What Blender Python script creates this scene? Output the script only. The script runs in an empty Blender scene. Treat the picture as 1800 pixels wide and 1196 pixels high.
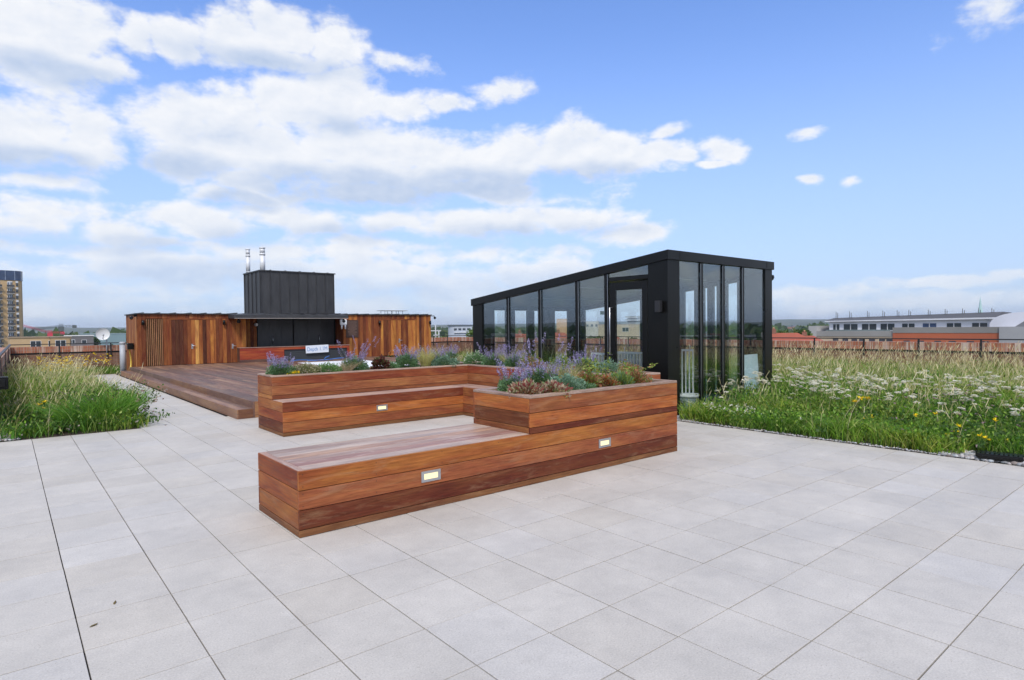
import bpy, bmesh, math, random
import numpy as np
from mathutils import Vector, Matrix
R = math.radians
random.seed(7)
rng = np.random.default_rng(11)
scene = bpy.context.scene
COL = scene.collection

# ------------------------------------------------------------------ camera
cam_d = bpy.data.cameras.new("camera")
cam_d.sensor_width = 36.0
cam_d.lens = 21.472
cam_d.clip_start = 0.05
cam_d.clip_end = 20000
cam = bpy.data.objects.new("camera", cam_d)
COL.objects.link(cam)
fw = Vector((0.63823821, 0.76952651, -0.02193005))
rt = Vector((0.76951663, -0.63853632, -0.01074844))
up = Vector((0.02227434, 0.01001548, 0.99970173))
mw = Matrix(((rt.x, up.x, -fw.x, 0), (rt.y, up.y, -fw.y, 0), (rt.z, up.z, -fw.z, 1.53), (0, 0, 0, 1)))
cam.matrix_world = mw
scene.camera = cam

# ------------------------------------------------------------------ sun + sky
SUN_AZ, SUN_EL = 218.0, 50.0            # degrees clockwise from +Y, above horizon
sd = Vector((math.sin(R(SUN_AZ))*math.cos(R(SUN_EL)), math.cos(R(SUN_AZ))*math.cos(R(SUN_EL)), math.sin(R(SUN_EL))))
sun_d = bpy.data.lights.new("sun", 'SUN')
sun_d.energy = 2.9
sun_d.angle = R(10)
sun_d.color = (1.0, 0.94, 0.85)
sun = bpy.data.objects.new("sun", sun_d)
sun.rotation_euler = sd.to_track_quat('Z', 'Y').to_euler()
COL.objects.link(sun)
scene.view_settings.view_transform = 'Standard'
scene.view_settings.look = 'None'
scene.view_settings.exposure = 0.0
scene.view_settings.gamma = 1.0
scene.view_settings.use_curve_mapping = False

CLOUDS = [(3.5,20.88,5.86,3.7,1.0),(0.5,21.23,4.13,4.6,1.0),(7.0,19.93,2.62,1.96,1.0),(8.6,21.59,2.32,1.94,0.9),(11.4,22.31,2.86,1.78,1.0),(15.6,23.21,4.18,2.51,1.0),(19.7,24.11,3.96,2.46,1.0),(24.0,24.17,3.23,2.77,1.0),(18.3,22.36,8.67,1.34,1.0),(2.0,14.69,3.82,3.13,1.0),(4.7,14.35,3.03,3.04,1.0),(0.5,14.04,1.91,3.27,1.0),(10.8,16.5,4.47,3.18,1.0),(15.1,17.69,5.25,3.26,1.0),(20.5,18.73,6.13,3.34,1.0),(24.9,19.99,5.43,2.78,1.0),(29.4,19.59,4.86,1.47,1.0),(33.6,19.79,2.61,0.83,0.9),(17.2,15.27,9.47,3.17,1.0),(25.3,15.64,8.9,3.41,1.0),(31.9,15.43,8.28,3.01,1.0),(38.3,15.25,7.9,2.94,1.0),(45.1,15.71,6.54,2.82,1.0),(49.3,15.81,4.37,2.11,1.0),(52.9,15.11,4.27,1.34,1.0),(55.4,14.55,1.97,0.62,1.0),(54.3,16.71,2.18,0.75,0.7),(59.0,14.79,2.17,1.39,1.0),(57.9,13.77,1.53,0.43,0.9),(16.3,12.21,2.95,1.58,1.0),(10.8,13.26,2.84,1.53,0.9),(17.2,11.34,5.43,0.94,0.8),(26.8,12.09,10.0,1.48,0.9),(37.2,12.52,6.86,1.26,0.9),(1.9,10.83,4.31,0.81,0.8),(1.8,7.86,3.15,1.56,0.9),(6.7,7.98,4.87,1.66,0.9),(14.0,8.47,5.18,1.87,0.9),(22.3,9.35,4.35,1.38,0.8),(28.8,9.85,5.62,1.41,0.9),(37.1,9.47,8.43,1.85,0.9),(45.1,9.81,7.34,1.64,0.9),(50.8,8.65,5.11,1.22,0.8),(26.7,4.92,7.05,2.36,0.9),(33.9,3.74,7.86,2.42,0.8),(17.1,6.08,4.98,1.07,0.8),(9.8,5.11,8.8,1.83,0.7),(2.7,4.38,6.14,1.69,0.7),(18.4,4.9,5.54,1.97,0.7),(1.7,1.62,5.31,1.26,0.6),(42.4,4.45,10.51,2.11,0.6),(30.6,22.92,2.83,1.14,0.62),(39.5,20.94,3.17,1.19,0.5),(78.6,21.33,2.88,1.41,0.42),(65.6,15.6,1.2,0.44,0.8),(65.4,12.05,1.03,0.41,0.7),(68.7,11.67,0.89,0.35,0.4),(75.7,3.19,6.64,0.6,0.8),(66.4,2.69,4.68,0.85,0.6),(71.3,1.7,10.07,0.82,0.55),(3.8,5.92,9.12,0.94,0.6),(12.3,7.07,9.62,1.02,0.6),(22.2,6.72,12.45,1.2,0.6),(35.5,6.62,11.49,1.25,0.6),(2.8,8.99,5.11,1.66,0.75),(11.9,9.12,6.65,1.55,0.8),(20.4,9.86,7.08,1.46,0.8),(45.6,11.63,5.24,0.81,0.4),(6.7,3.66,9.76,2.22,0.5),(24.1,1.93,14.59,2.05,0.5),(15.7,6.75,11.49,1.24,0.5),(29.2,7.62,12.67,1.02,0.45),(26.3,14.02,14.78,2.42,0.9)]
BASES = [(1.9,12.32,4.65,1.52,1.0),(4.1,18.77,6.66,1.15,0.7),(18.7,21.91,8.72,1.01,0.6),(10.8,13.26,4.87,1.49,0.7),(16.3,10.95,3.57,0.84,0.9),(26.3,12.31,12.88,2.06,1.0),(37.7,13.02,8.94,1.6,0.9),(45.7,13.83,6.27,0.99,0.7),(24.4,17.45,3.45,1.02,0.4),(15.0,15.94,3.94,0.97,0.25),(2.8,6.7,4.43,0.92,0.6),(9.0,6.89,5.51,1.17,0.6),(16.6,7.51,4.05,1.25,0.6),(25.2,8.56,7.44,1.1,0.5),(38.7,8.06,8.97,1.35,0.6),(47.2,8.78,5.73,0.82,0.4),(28.2,3.38,8.14,1.35,0.5),(13.9,4.55,10.33,1.43,0.45),(3.1,3.12,6.88,1.28,0.4),(39.7,3.43,10.54,1.59,0.3)]


def build_world():
    w = bpy.data.worlds.new("World")
    scene.world = w
    w.use_nodes = True
    nt = w.node_tree
    N, L = nt.nodes, nt.links
    N.clear()
    out = N.new('ShaderNodeOutputWorld')
    sky = N.new('ShaderNodeTexSky')
    sky.sky_type = 'NISHITA'
    sky.sun_disc = False
    sky.sun_elevation = R(SUN_EL)
    sky.sun_rotation = R(SUN_AZ)
    sky.air_density = 1.0
    sky.dust_density = 0.6
    sky.ozone_density = 2.0
    main = (N, L)
    PW = nz = relief = hmc = elf = None
    def math_(op, a, b=None, clamp=False):
        n = N.new('ShaderNodeMath'); n.operation = op; n.use_clamp = clamp
        for i, x in enumerate((a, b)):
            if x is None: continue
            if isinstance(x, (int, float)): n.inputs[i].default_value = x
            else: L.new(x, n.inputs[i])
        return n.outputs[0]
    def smooth(x, a, b):
        n = N.new('ShaderNodeMapRange'); n.interpolation_type = 'SMOOTHSTEP'
        L.new(x, n.inputs['Value']); n.inputs['From Min'].default_value = a; n.inputs['From Max'].default_value = b
        return n.outputs[0]
    geo = N.new('ShaderNodeTexCoord')
    sep = N.new('ShaderNodeSeparateXYZ'); L.new(geo.outputs['Generated'], sep.inputs[0])
    az = math_('MULTIPLY', math_('ARCTAN2', sep.outputs[0], sep.outputs[1]), 57.29578)
    el = math_('MULTIPLY', math_('ARCSINE', sep.outputs[2]), 57.29578)
    P = N.new('ShaderNodeCombineXYZ'); L.new(az, P.inputs[0]); L.new(el, P.inputs[1])
    # clouds are flatter towards the horizon: noise coordinates stretch there
    def noise(vec, scale, detail, rough=0.55, dist=0.0, dims='2D'):
        n = N.new('ShaderNodeTexNoise'); n.noise_dimensions = dims; n.inputs['Scale'].default_value = scale
        n.inputs['Detail'].default_value = detail; n.inputs['Roughness'].default_value = rough
        n.inputs['Distortion'].default_value = dist
        L.new(vec, n.inputs['Vector']); return n
    def vmath(op, a, b):
        n = N.new('ShaderNodeVectorMath'); n.operation = op
        for i, x in enumerate((a, b)):
            if x is None: continue
            if isinstance(x, tuple): n.inputs[i].default_value = x
            else: L.new(x, n.inputs[i])
        return n
    Ps = vmath('MULTIPLY', P.outputs[0], (1.0, 1.7, 1.0)).outputs[0]
    n1 = noise(Ps, 0.19, 7, 0.60)
    Ps2 = vmath('ADD', Ps, (-0.45, 1.1, 0)).outputs[0]
    n2 = noise(Ps2, 0.19, 5, 0.58)
    warp = noise(Ps, 0.12, 3, 0.5)
    wv = vmath('MULTIPLY', vmath('SUBTRACT', warp.outputs['Color'], (0.5, 0.5, 0.5)).outputs[0], (3.4, 1.5, 0.0)).outputs[0]
    PW = vmath('ADD', P.outputs[0], wv).outputs[0]
    gc = [0]
    def cell(cl, bs, ext=None):
        nonlocal N, L, PW, nz, relief, hmc, elf
        keep = (PW, nz, relief, hmc, elf)
        g = bpy.data.node_groups.new('cloud_cell', 'ShaderNodeTree'); N, L = g.nodes, g.links
        names = ('PW', 'nz', 'relief', 'hmc', 'elf', 'ext')
        for nm in names:
            g.interface.new_socket(nm, in_out='INPUT', socket_type='NodeSocketVector' if nm == 'PW' else 'NodeSocketColor' if nm == 'hmc' else 'NodeSocketFloat')
        g.interface.new_socket('sh', in_out='OUTPUT', socket_type='NodeSocketShader')
        gi = N.new('NodeGroupInput'); go = N.new('NodeGroupOutput')
        PW, nz, relief, hmc, elf = [gi.outputs[i] for i in range(5)]
        F = gi.outputs[5] if ext is not None else (field(cl) if cl else math_('ADD', -0.9, 0.0))
        L.new(sky_shader(F, field(bs) if bs else None), go.inputs[0])
        PW, nz, relief, hmc, elf = keep
        N, L = main
        gn = N.new('ShaderNodeGroup'); gn.node_tree = g
        for i, x in enumerate(keep): L.new(x, gn.inputs[i])
        if ext is not None: L.new(ext, gn.inputs[5])
        return gn.outputs[0]
    def field(data):
        acc = None
        for (a, e, ra, re, s) in data:
            n = N.new('ShaderNodeVectorMath'); n.operation = 'MULTIPLY_ADD'
            L.new(PW, n.inputs[0]); n.inputs[1].default_value = (1/ra, 1/re, 0); n.inputs[2].default_value = (-a/ra, -e/re, 0)
            d = vmath('LENGTH', n.outputs[0], None)
            m = N.new('ShaderNodeMath'); m.operation = 'MULTIPLY_ADD'
            L.new(d.outputs['Value'], m.inputs[0]); m.inputs[1].default_value = -s; m.inputs[2].default_value = s
            v = m.outputs[0]
            acc = v if acc is None else math_('MAXIMUM', acc, v)
        return acc
    nz = math_('SUBTRACT', n1.outputs[0], 0.5)
    relief = math_('SUBTRACT', n1.outputs[0], n2.outputs[0])
    k = 1/0.12
    skyc = vmath('MULTIPLY', sky.outputs[0], (1.36, 1.56, 2.06)).outputs[0]
    hz = math_('SUBTRACT', 1.0, smooth(el, -1.0, 28.0))
    hm = N.new('ShaderNodeMix'); hm.data_type = 'RGBA'
    L.new(math_('MULTIPLY', hz, 0.78), hm.inputs[0]); L.new(skyc, hm.inputs[6])
    hm.inputs[7].default_value = (0.48*k, 0.595*k, 0.82*k, 1)
    hmc = hm.outputs[2]
    elf = math_('ADD', 0.45, math_('MULTIPLY', smooth(el, 0.0, 8.0), 0.5))
    def sky_shader(F, B):
        T = math_('ADD', math_('ADD', F, -0.02), math_('MULTIPLY', nz, 1.75))
        alpha = smooth(T, -0.10, 0.48)
        thick = smooth(T, 0.05, 0.75)
        dark = smooth(math_('ADD', B, math_('MULTIPLY', nz, 0.7)), -0.22, 0.5) if B is not None else 0.15
        inner = math_('MULTIPLY', thick, 0.08)
        sh = math_('SUBTRACT', math_('ADD', 0.95, math_('MULTIPLY', relief, 0.75)), math_('ADD', inner, math_('MULTIPLY', dark, 0.48)), clamp=True)
        ramp = N.new('ShaderNodeValToRGB')
        L.new(sh, ramp.inputs[0])
        cr = ramp.color_ramp
        cr.elements[0].position = 0.0; cr.elements[0].color = (0.36, 0.50, 0.74, 1)
        cr.elements[1].position = 1.0; cr.elements[1].color = (0.97, 0.98, 1.0, 1)
        e_ = cr.elements.new(0.45); e_.color = (0.62, 0.71, 0.87, 1)
        e_ = cr.elements.new(0.75); e_.color = (0.84, 0.88, 0.95, 1)
        gain = vmath('MULTIPLY', ramp.outputs[0], (k, k, k)).outputs[0]
        mx = N.new('ShaderNodeMix'); mx.data_type = 'RGBA'
        L.new(math_('MULTIPLY', alpha, elf), mx.inputs[0]); L.new(hmc, mx.inputs[6]); L.new(gain, mx.inputs[7])
        bg = N.new('ShaderNodeBackground'); bg.inputs['Strength'].default_value = 0.12
        L.new(mx.outputs[2], bg.inputs[0])
        return bg.outputs[0]
    big = noise(vmath('MULTIPLY', geo.outputs['Generated'], (1.0, 1.0, 2.2)).outputs[0], 2.6, 3, dims='3D')
    shader = cell(None, None, math_('MULTIPLY', math_('SUBTRACT', big.outputs[0], 0.44), 4.0))
    # the hand-placed cumulus bank, cell by cell (a cell only sums the clouds that reach it)
    def reach(data, a0, a1, e0, e1):
        return [c for c in data if c[0]+c[2]*1.6+2.5 > a0 and c[0]-c[2]*1.6-2.5 < a1 and c[1]+c[3]*1.6+1.4 > e0 and c[1]-c[3]*1.6-1.4 < e1]
    AE = [-12, 12, 24, 36, 50, 64, 92]
    EE = [-0.5, 7, 13.5, 20, 40]
    for i in range(len(AE)-1):
        ina = math_('MULTIPLY', math_('GREATER_THAN', az, AE[i]), math_('LESS_THAN', az, AE[i+1]))
        col_sh = None
        for j in range(len(EE)-1):
            cl = reach(CLOUDS, AE[i], AE[i+1], EE[j], EE[j+1]); bs = reach(BASES, AE[i], AE[i+1], EE[j], EE[j+1])
            c = cell(cl, bs)
            if col_sh is None: col_sh = c
            else:
                m = N.new('ShaderNodeMixShader'); L.new(math_('GREATER_THAN', el, EE[j]), m.inputs[0])
                L.new(col_sh, m.inputs[1]); L.new(c, m.inputs[2]); col_sh = m.outputs[0]
        m = N.new('ShaderNodeMixShader')
        L.new(math_('MULTIPLY', ina, math_('LESS_THAN', el, EE[-1])), m.inputs[0])
        L.new(shader, m.inputs[1]); L.new(col_sh, m.inputs[2]); shader = m.outputs[0]
    L.new(shader, out.inputs[0])
    w.cycles.sampling_method = 'MANUAL'
    w.cycles.sample_map_resolution = 512
build_world()

# ------------------------------------------------------------------ helpers
def tag(o, label=None, cat=None, group=None, kind=None):
    if label: o['label'] = label
    if cat: o['category'] = cat
    if group: o['group'] = group
    if kind: o['kind'] = kind
    return o

def empty(name, loc=(0, 0, 0), rz=0.0, label=None, cat=None, group=None):
    o = bpy.data.objects.new(name, None)
    o.empty_display_size = 0.2
    COL.objects.link(o)
    o.location = loc
    o.rotation_euler = (0, 0, rz)
    return tag(o, label, cat, group)

def copy_tree(o, parent=None):
    c = o.copy(); COL.objects.link(c); c.parent = parent
    for ch in o.children: copy_tree(ch, c)
    return c

class MB:
    """collects boxes, bars, tubes, plates; links them as one mesh object"""
    def __init__(s):
        s.v = []; s.f = []; s.uv = []; s.c = []; s.m = []; s.sm = []
    def face(s, pts, col=(.5, .5, .5), uv=None, mi=0, smooth=False):
        b = len(s.v)
        s.v += [tuple(p) for p in pts]
        s.f.append(tuple(range(b, b+len(pts))))
        if uv is None:
            p0 = Vector(pts[0]); ex = (Vector(pts[1])-p0)
            ex = ex.normalized() if ex.length > 1e-9 else Vector((1, 0, 0))
            nn = ex.cross(Vector(pts[-1])-p0)
            ey = nn.cross(ex).normalized() if nn.length > 1e-12 else Vector((0, 0, 1))
            uv = [((Vector(p)-p0).dot(ex), (Vector(p)-p0).dot(ey)) for p in pts]
        s.uv += uv; s.c.append(col); s.m.append(mi); s.sm.append(smooth)
    def box(s, x0, x1, y0, y1, z0, z1, ax='x', col=(.5, .5, .5), mi=0, jit=True, M=None):
        if x1 < x0: x0, x1 = x1, x0
        if y1 < y0: y0, y1 = y1, y0
        if z1 < z0: z0, z1 = z1, z0
        P = [(x0, y0, z0), (x1, y0, z0), (x1, y1, z0), (x0, y1, z0), (x0, y0, z1), (x1, y0, z1), (x1, y1, z1), (x0, y1, z1)]
        F = [((0, 3, 2, 1), 2), ((4, 5, 6, 7), 2), ((0, 1, 5, 4), 1), ((2, 3, 7, 6), 1), ((1, 2, 6, 5), 0), ((3, 0, 4, 7), 0)]
        a = 'xyz'.index(ax)
        ju, jv = (random.uniform(0, 50), random.uniform(0, 50)) if jit else (0, 0)
        b = len(s.v)
        s.v += [tuple(M @ Vector(p)) for p in P] if M is not None else P
        for fi, nax in F:
            s.f.append(tuple(b+i for i in fi))
            o = [i for i in range(3) if i != nax]
            if a in o: u_, v_ = a, [i for i in o if i != a][0]
            else: u_, v_ = o
            for i in fi:
                s.uv.append((P[i][u_]+ju, P[i][v_]+jv))
            s.c.append(col); s.m.append(mi); s.sm.append(False)
        return s
    def tube(s, pts, r, n=8, col=(.5, .5, .5), mi=0, cap=True, smooth=True):
        pts = [Vector(p) for p in pts]
        rs = r if isinstance(r, (list, tuple)) else [r]*len(pts)
        rings = []
        for i, p in enumerate(pts):
            d = (pts[min(i+1, len(pts)-1)]-pts[max(i-1, 0)]).normalized()
            a = d.orthogonal().normalized() if i == 0 else (prev-d*prev.dot(d)).normalized()
            prev = a
            b = d.cross(a)
            rings.append([p+(a*math.cos(2*math.pi*k/n)+b*math.sin(2*math.pi*k/n))*rs[i] for k in range(n)])
        b0 = len(s.v)
        for rg in rings: s.v += [tuple(q) for q in rg]
        for i in range(len(pts)-1):
            for k in range(n):
                k2 = (k+1) % n
                s.f.append((b0+i*n+k, b0+i*n+k2, b0+(i+1)*n+k2, b0+(i+1)*n+k))
                s.uv += [(0, 0), (.1, 0), (.1, .1), (0, .1)]; s.c.append(col); s.m.append(mi); s.sm.append(smooth)
        if cap:
            for idx, rev in ((0, True), (len(pts)-1, False)):
                f = [b0+idx*n+k for k in range(n)]
                s.f.append(tuple(reversed(f)) if rev else tuple(f))
                s.uv += [(0, 0)]*n; s.c.append(col); s.m.append(mi); s.sm.append(False)
        return s
    def build(s, name, mats, parent=None, bevel=0.0, loc=None):
        me = bpy.data.meshes.new(name)
        me.from_pydata(s.v, [], s.f)
        uvl = me.uv_layers.new(name='UVMap')
        uvl.data.foreach_set('uv', np.array(s.uv, dtype=np.float32).ravel())
        ca = me.attributes.new('col', 'FLOAT_COLOR', 'CORNER')
        cs = []
        for f, c in zip(s.f, s.c): cs += [(*c, 1.0)]*len(f)
        ca.data.foreach_set('color', np.array(cs, dtype=np.float32).ravel())
        if not isinstance(mats, (list, tuple)): mats = [mats]
        for m in mats: me.materials.append(m)
        me.polygons.foreach_set('material_index', s.m)
        me.polygons.foreach_set('use_smooth', s.sm)
        me.update()
        o = bpy.data.objects.new(name, me)
        COL.objects.link(o)
        if parent is not None: o.parent = parent
        if loc is not None: o.location = loc
        if bevel > 0:
            b = o.modifiers.new('bevel', 'BEVEL'); b.width = bevel; b.segments = 1; b.limit_method = 'ANGLE'
            b.harden_normals = False
        return o

def mesh_np(name, V, Q, C, mats, parent=None, mi=None):
    """V (n,3), Q (m,4) quads, C (n,3) point colours"""
    me = bpy.data.meshes.new(name)
    n, m = len(V), len(Q)
    me.vertices.add(n); me.vertices.foreach_set('co', np.ascontiguousarray(V, dtype=np.float32).ravel())
    me.loops.add(m*4); me.loops.foreach_set('vertex_index', np.ascontiguousarray(Q, dtype=np.int32).ravel())
    me.polygons.add(m); me.polygons.foreach_set('loop_start', np.arange(0, m*4, 4, dtype=np.int32))
    me.update(calc_edges=True)
    ca = me.attributes.new('col', 'FLOAT_COLOR', 'POINT')
    cc = np.ones((n, 4), np.float32); cc[:, :3] = C
    ca.data.foreach_set('color', cc.ravel())
    if not isinstance(mats, (list, tuple)): mats = [mats]
    for x in mats: me.materials.append(x)
    if mi is not None: me.polygons.foreach_set('material_index', np.asarray(mi, dtype=np.int32))
    me.update()
    o = bpy.data.objects.new(name, me)
    COL.objects.link(o)
    if parent is not None: o.parent = parent
    return o

# ------------------------------------------------------------------ materials
class NT:
    def __init__(s, name):
        s.m = bpy.data.materials.new(name); s.m.use_nodes = True
        s.n = s.m.node_tree.nodes; s.l = s.m.node_tree.links
        s.n.clear()
        s.out = s.n.new('ShaderNodeOutputMaterial')
        s.p = s.n.new('ShaderNodeBsdfPrincipled')
        s.l.new(s.p.outputs[0], s.out.inputs[0])
    def new(s, t, **kw):
        n = s.n.new(t)
        for k, v in kw.items(): setattr(n, k, v)
        return n
    def put(s, sock, x):
        if isinstance(x, bpy.types.NodeSocket): s.l.new(x, sock)
        else: sock.default_value = x
    def math(s, op, a, b=0.0, c=None, clamp=False):
        n = s.new('ShaderNodeMath', operation=op, use_clamp=clamp)
        s.put(n.inputs[0], a); s.put(n.inputs[1], b)
        if c is not None: s.put(n.inputs[2], c)
        return n.outputs[0]
    def noise(s, vec, scale, detail=4, rough=.55, dist=0):
        n = s.new('ShaderNodeTexNoise')
        s.put(n.inputs['Scale'], scale); s.put(n.inputs['Detail'], detail); s.put(n.inputs['Roughness'], rough); s.put(n.inputs['Distortion'], dist)
        if vec is not None: s.put(n.inputs['Vector'], vec)
        return n.outputs[0]
    def vscale(s, vec, sc):
        n = s.new('ShaderNodeVectorMath', operation='MULTIPLY'); s.put(n.inputs[0], vec); n.inputs[1].default_value = sc
        return n.outputs[0]
    def range(s, x, a, b, c=0., d=1., smooth=False):
        n = s.new('ShaderNodeMapRange'); s.put(n.inputs[0], x)
        if smooth: n.interpolation_type = 'SMOOTHSTEP'
        for i, q in enumerate((a, b, c, d)): n.inputs[i+1].default_value = q
        return n.outputs[0]
    def mix(s, f, a, b, blend='MIX'):
        n = s.new('ShaderNodeMix', data_type='RGBA', blend_type=blend)
        s.put(n.inputs[0], f)
        for i, x in ((6, a), (7, b)):
            if isinstance(x, tuple): x = (*x[:3], 1)
            s.put(n.inputs[i], x)
        return n.outputs[2]
    def bump(s, h, st=.3, d=.01):
        n = s.new('ShaderNodeBump'); n.inputs['Strength'].default_value = st; n.inputs['Distance'].default_value = d
        s.l.new(h, n.inputs['Height']); s.l.new(n.outputs[0], s.p.inputs['Normal'])
    def uv(s): return s.new('ShaderNodeTexCoord').outputs['UV']
    def obj(s): return s.new('ShaderNodeTexCoord').outputs['Object']
    def pos(s): return s.new('ShaderNodeNewGeometry').outputs['Position']
    def attr(s, name='col'): return s.new('ShaderNodeAttribute', attribute_name=name).outputs['Color']
    def set(s, **kw):
        nm = dict(base='Base Color', rough='Roughness', metal='Metallic', spec='Specular IOR Level', trans='Transmission Weight', ior='IOR', coat='Coat Weight')
        for k, v in kw.items():
            if k == 'base' and isinstance(v, tuple): v = (*v[:3], 1)
            s.put(s.p.inputs[nm[k]], v)

def plain(name, col, rough=.6, metal=0., spec=.5, var=.15, scale=6., bump=0.):
    t = NT(name)
    if var > 0:
        n = t.noise(t.pos(), scale, 5, .6)
        f = t.range(n, .3, .7, 1-var, 1+var)
        t.set(base=t.mix(1.0, col, f, 'MULTIPLY'))
        t.set(rough=t.range(n, .3, .7, max(0.02, rough*.85), min(1, rough*1.15)))
        if bump > 0: t.bump(n, bump, .01)
    else:
        t.set(base=col, rough=rough)
    t.set(metal=metal, spec=spec)
    return t.m

def wood_mat(name, rough=.5, weather=.2, gs=1.0, wcol=(.40, .30, .24), spec=.35):
    t = NT(name)
    uv = t.uv()
    g1 = t.noise(t.vscale(uv, (3.0*gs, 60*gs, 1)), 1.0, 6, .62, .4)
    g2 = t.noise(t.vscale(uv, (9*gs, 260*gs, 1)), 1.0, 3, .6)
    lo = t.noise(t.vscale(uv, (1.1, 5, 1)), 1.0, 5, .6, .6)
    k = t.math('ADD', t.range(g1, .25, .75, .58, 1.36), t.range(g2, .3, .7, -.16, .16))
    base = t.mix(1.0, t.attr(), k, 'MULTIPLY')
    hs = t.new('ShaderNodeHueSaturation'); t.put(hs.inputs['Color'], base)
    t.put(hs.inputs['Hue'], t.range(lo, .3, .7, .484, .510)); t.put(hs.inputs['Value'], t.range(lo, .3, .7, .68, 1.26))
    w = t.noise(t.vscale(uv, (2.2, 12, 1)), 1.0, 6, .7, .8)
    wf = t.range(w, .5, .74, 0., weather, True)
    # dark knots and small stains
    kn = t.new('ShaderNodeTexVoronoi'); kn.inputs['Scale'].default_value = 1.0
    t.put(kn.inputs['Vector'], t.vscale(uv, (3.2, 7, 1)))
    kf = t.range(kn.outputs['Distance'], .0, .07, .55, 0., True)
    c = t.mix(wf, hs.outputs[0], wcol)
    c = t.mix(kf, c, (.07, .03, .015))
    t.set(base=c, rough=t.range(g1, .2, .8, rough-.1, rough+.15), spec=spec)
    t.bump(g1, .25, .004)
    return t.m

M = {}
M['ipe'] = wood_mat('oiled_hardwood', .5, .28, wcol=(.44, .28, .16), spec=.14)
M['ipe_top'] = wood_mat('weathered_sky_paled_hardwood_top', .42, .75, wcol=(.54, .43, .37), spec=.4)  # weathered tone, with the pale glancing sky reflection also put into its colour
M['deck'] = wood_mat('deck_boards', .5, .5, wcol=(.25, .19, .155), spec=.4)
M['cedar'] = wood_mat('cedar_cladding', .6, .08, wcol=(.30, .19, .12), spec=.12)
M['dark'] = plain('dark_void', (.012, .01, .009), .9, var=0)
M['steel'] = plain('brushed_steel', (.55, .56, .58), .35, 1., var=.08)
M['flue'] = plain('flue_steel', (.70, .71, .72), .5, .1, var=.06)
M['black'] = plain('black_powder_coat', (.0045, .0045, .0042), .32, 0., .28, var=.12, scale=2)
M['blackrail'] = plain('black_railing', (.02, .02, .022), .45, var=.1)
M['whitep'] = plain('white_paint', (.78, .80, .80), .4, var=.04)
M['pool'] = plain('white_pool_cover', (.80, .82, .84), .5, var=.05, scale=2)
M['greyp'] = plain('grey_plastic_pipe', (.36, .38, .40), .45, var=.06)
M['soil'] = plain('soil', (.05, .034, .024), .95, var=.5, scale=40, bump=.8)
M['yellow'] = plain('yellow_hose_rubber', (.75, .55, .06), .45, var=.06)
M['blue'] = plain('blue_hose_rubber', (.05, .17, .5), .45, var=.06)
M['signw'] = plain('white_sign_board', (.74, .79, .86), .4, var=.03)
M['signb'] = plain('blue_lettering', (.16, .30, .56), .5, var=0)
M['plaque'] = plain('bronze_plaque', (.075, .042, .032), .45, .3, var=.2)
M['plaqtxt'] = plain('plaque_lettering', (.22, .14, .11), .45, .3, var=0)
M['redwood'] = wood_mat('red_stained_timber', .5, .1, wcol=(.3, .12, .08))

def zinc():
    t = NT('standing_seam_zinc')
    n = t.noise(t.vscale(t.pos(), (1, 1, .35)), 3.5, 5, .6)
    n2 = t.noise(t.vscale(t.pos(), (6, 6, .8)), 3, 4, .6)
    c = t.mix(t.range(n, .3, .7, 0, 1), (.034, .034, .037), (.060, .060, .062))
    c = t.mix(t.range(n2, .5, .8, 0, .35), c, (.085, .088, .09))
    t.set(base=c, rough=.5, metal=.25, spec=.5)
    return t.m
M['zinc'] = zinc()

def glass(name, tint, refl=1.0):
    t = NT(name)
    t.n.remove(t.p)
    tr = t.new('ShaderNodeBsdfTransparent'); tr.inputs[0].default_value = (*tint, 1)
    gl = t.new('ShaderNodeBsdfGlossy'); gl.inputs['Roughness'].default_value = .0
    gl.inputs['Color'].default_value = (refl*.86, refl*.94, refl, 1)
    ge = t.new('ShaderNodeNewGeometry'); dt = t.new('ShaderNodeVectorMath', operation='DOT_PRODUCT')
    t.l.new(ge.outputs['Incoming'], dt.inputs[0]); t.l.new(ge.outputs['Normal'], dt.inputs[1])
    fz = t.math('POWER', t.math('SUBTRACT', 1.0, t.math('ABSOLUTE', dt.outputs['Value']), clamp=True), 5.0)
    fr = t.math('MULTIPLY_ADD', fz, .88, .115)
    # tiny waviness of the float glass
    bp = t.new('ShaderNodeBump'); bp.inputs['Strength'].default_value = .012; bp.inputs['Distance'].default_value = .01
    t.l.new(t.noise(t.pos(), 1.3, 2), bp.inputs['Height'])
    t.l.new(bp.outputs[0], gl.inputs['Normal'])
    mx = t.new('ShaderNodeMixShader')
    t.l.new(fr, mx.inputs[0])
    t.l.new(tr.outputs[0], mx.inputs[1]); t.l.new(gl.outputs[0], mx.inputs[2])
    t.l.new(mx.outputs[0], t.out.inputs[0])
    return t.m
M['glass'] = glass('clear_glazing', (.972, .992, .985))

def leafmat(name='foliage', trans=.35, rough=.55):
    t = NT(name)
    a = t.attr()
    t.set(base=a, rough=rough, spec=.25)
    tl = t.new('ShaderNodeBsdfTranslucent')
    t.l.new(t.mix(1.0, a, (1.25, 1.2, .6), 'MULTIPLY'), tl.inputs[0])
    mx = t.new('ShaderNodeMixShader'); mx.inputs[0].default_value = trans
    t.l.new(t.p.outputs[0], mx.inputs[1]); t.l.new(tl.outputs[0], mx.inputs[2])
    t.l.new(mx.outputs[0], t.out.inputs[0])
    return t.m
M['leaf'] = leafmat()
M['petal'] = leafmat('petals', .3, .7)

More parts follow.
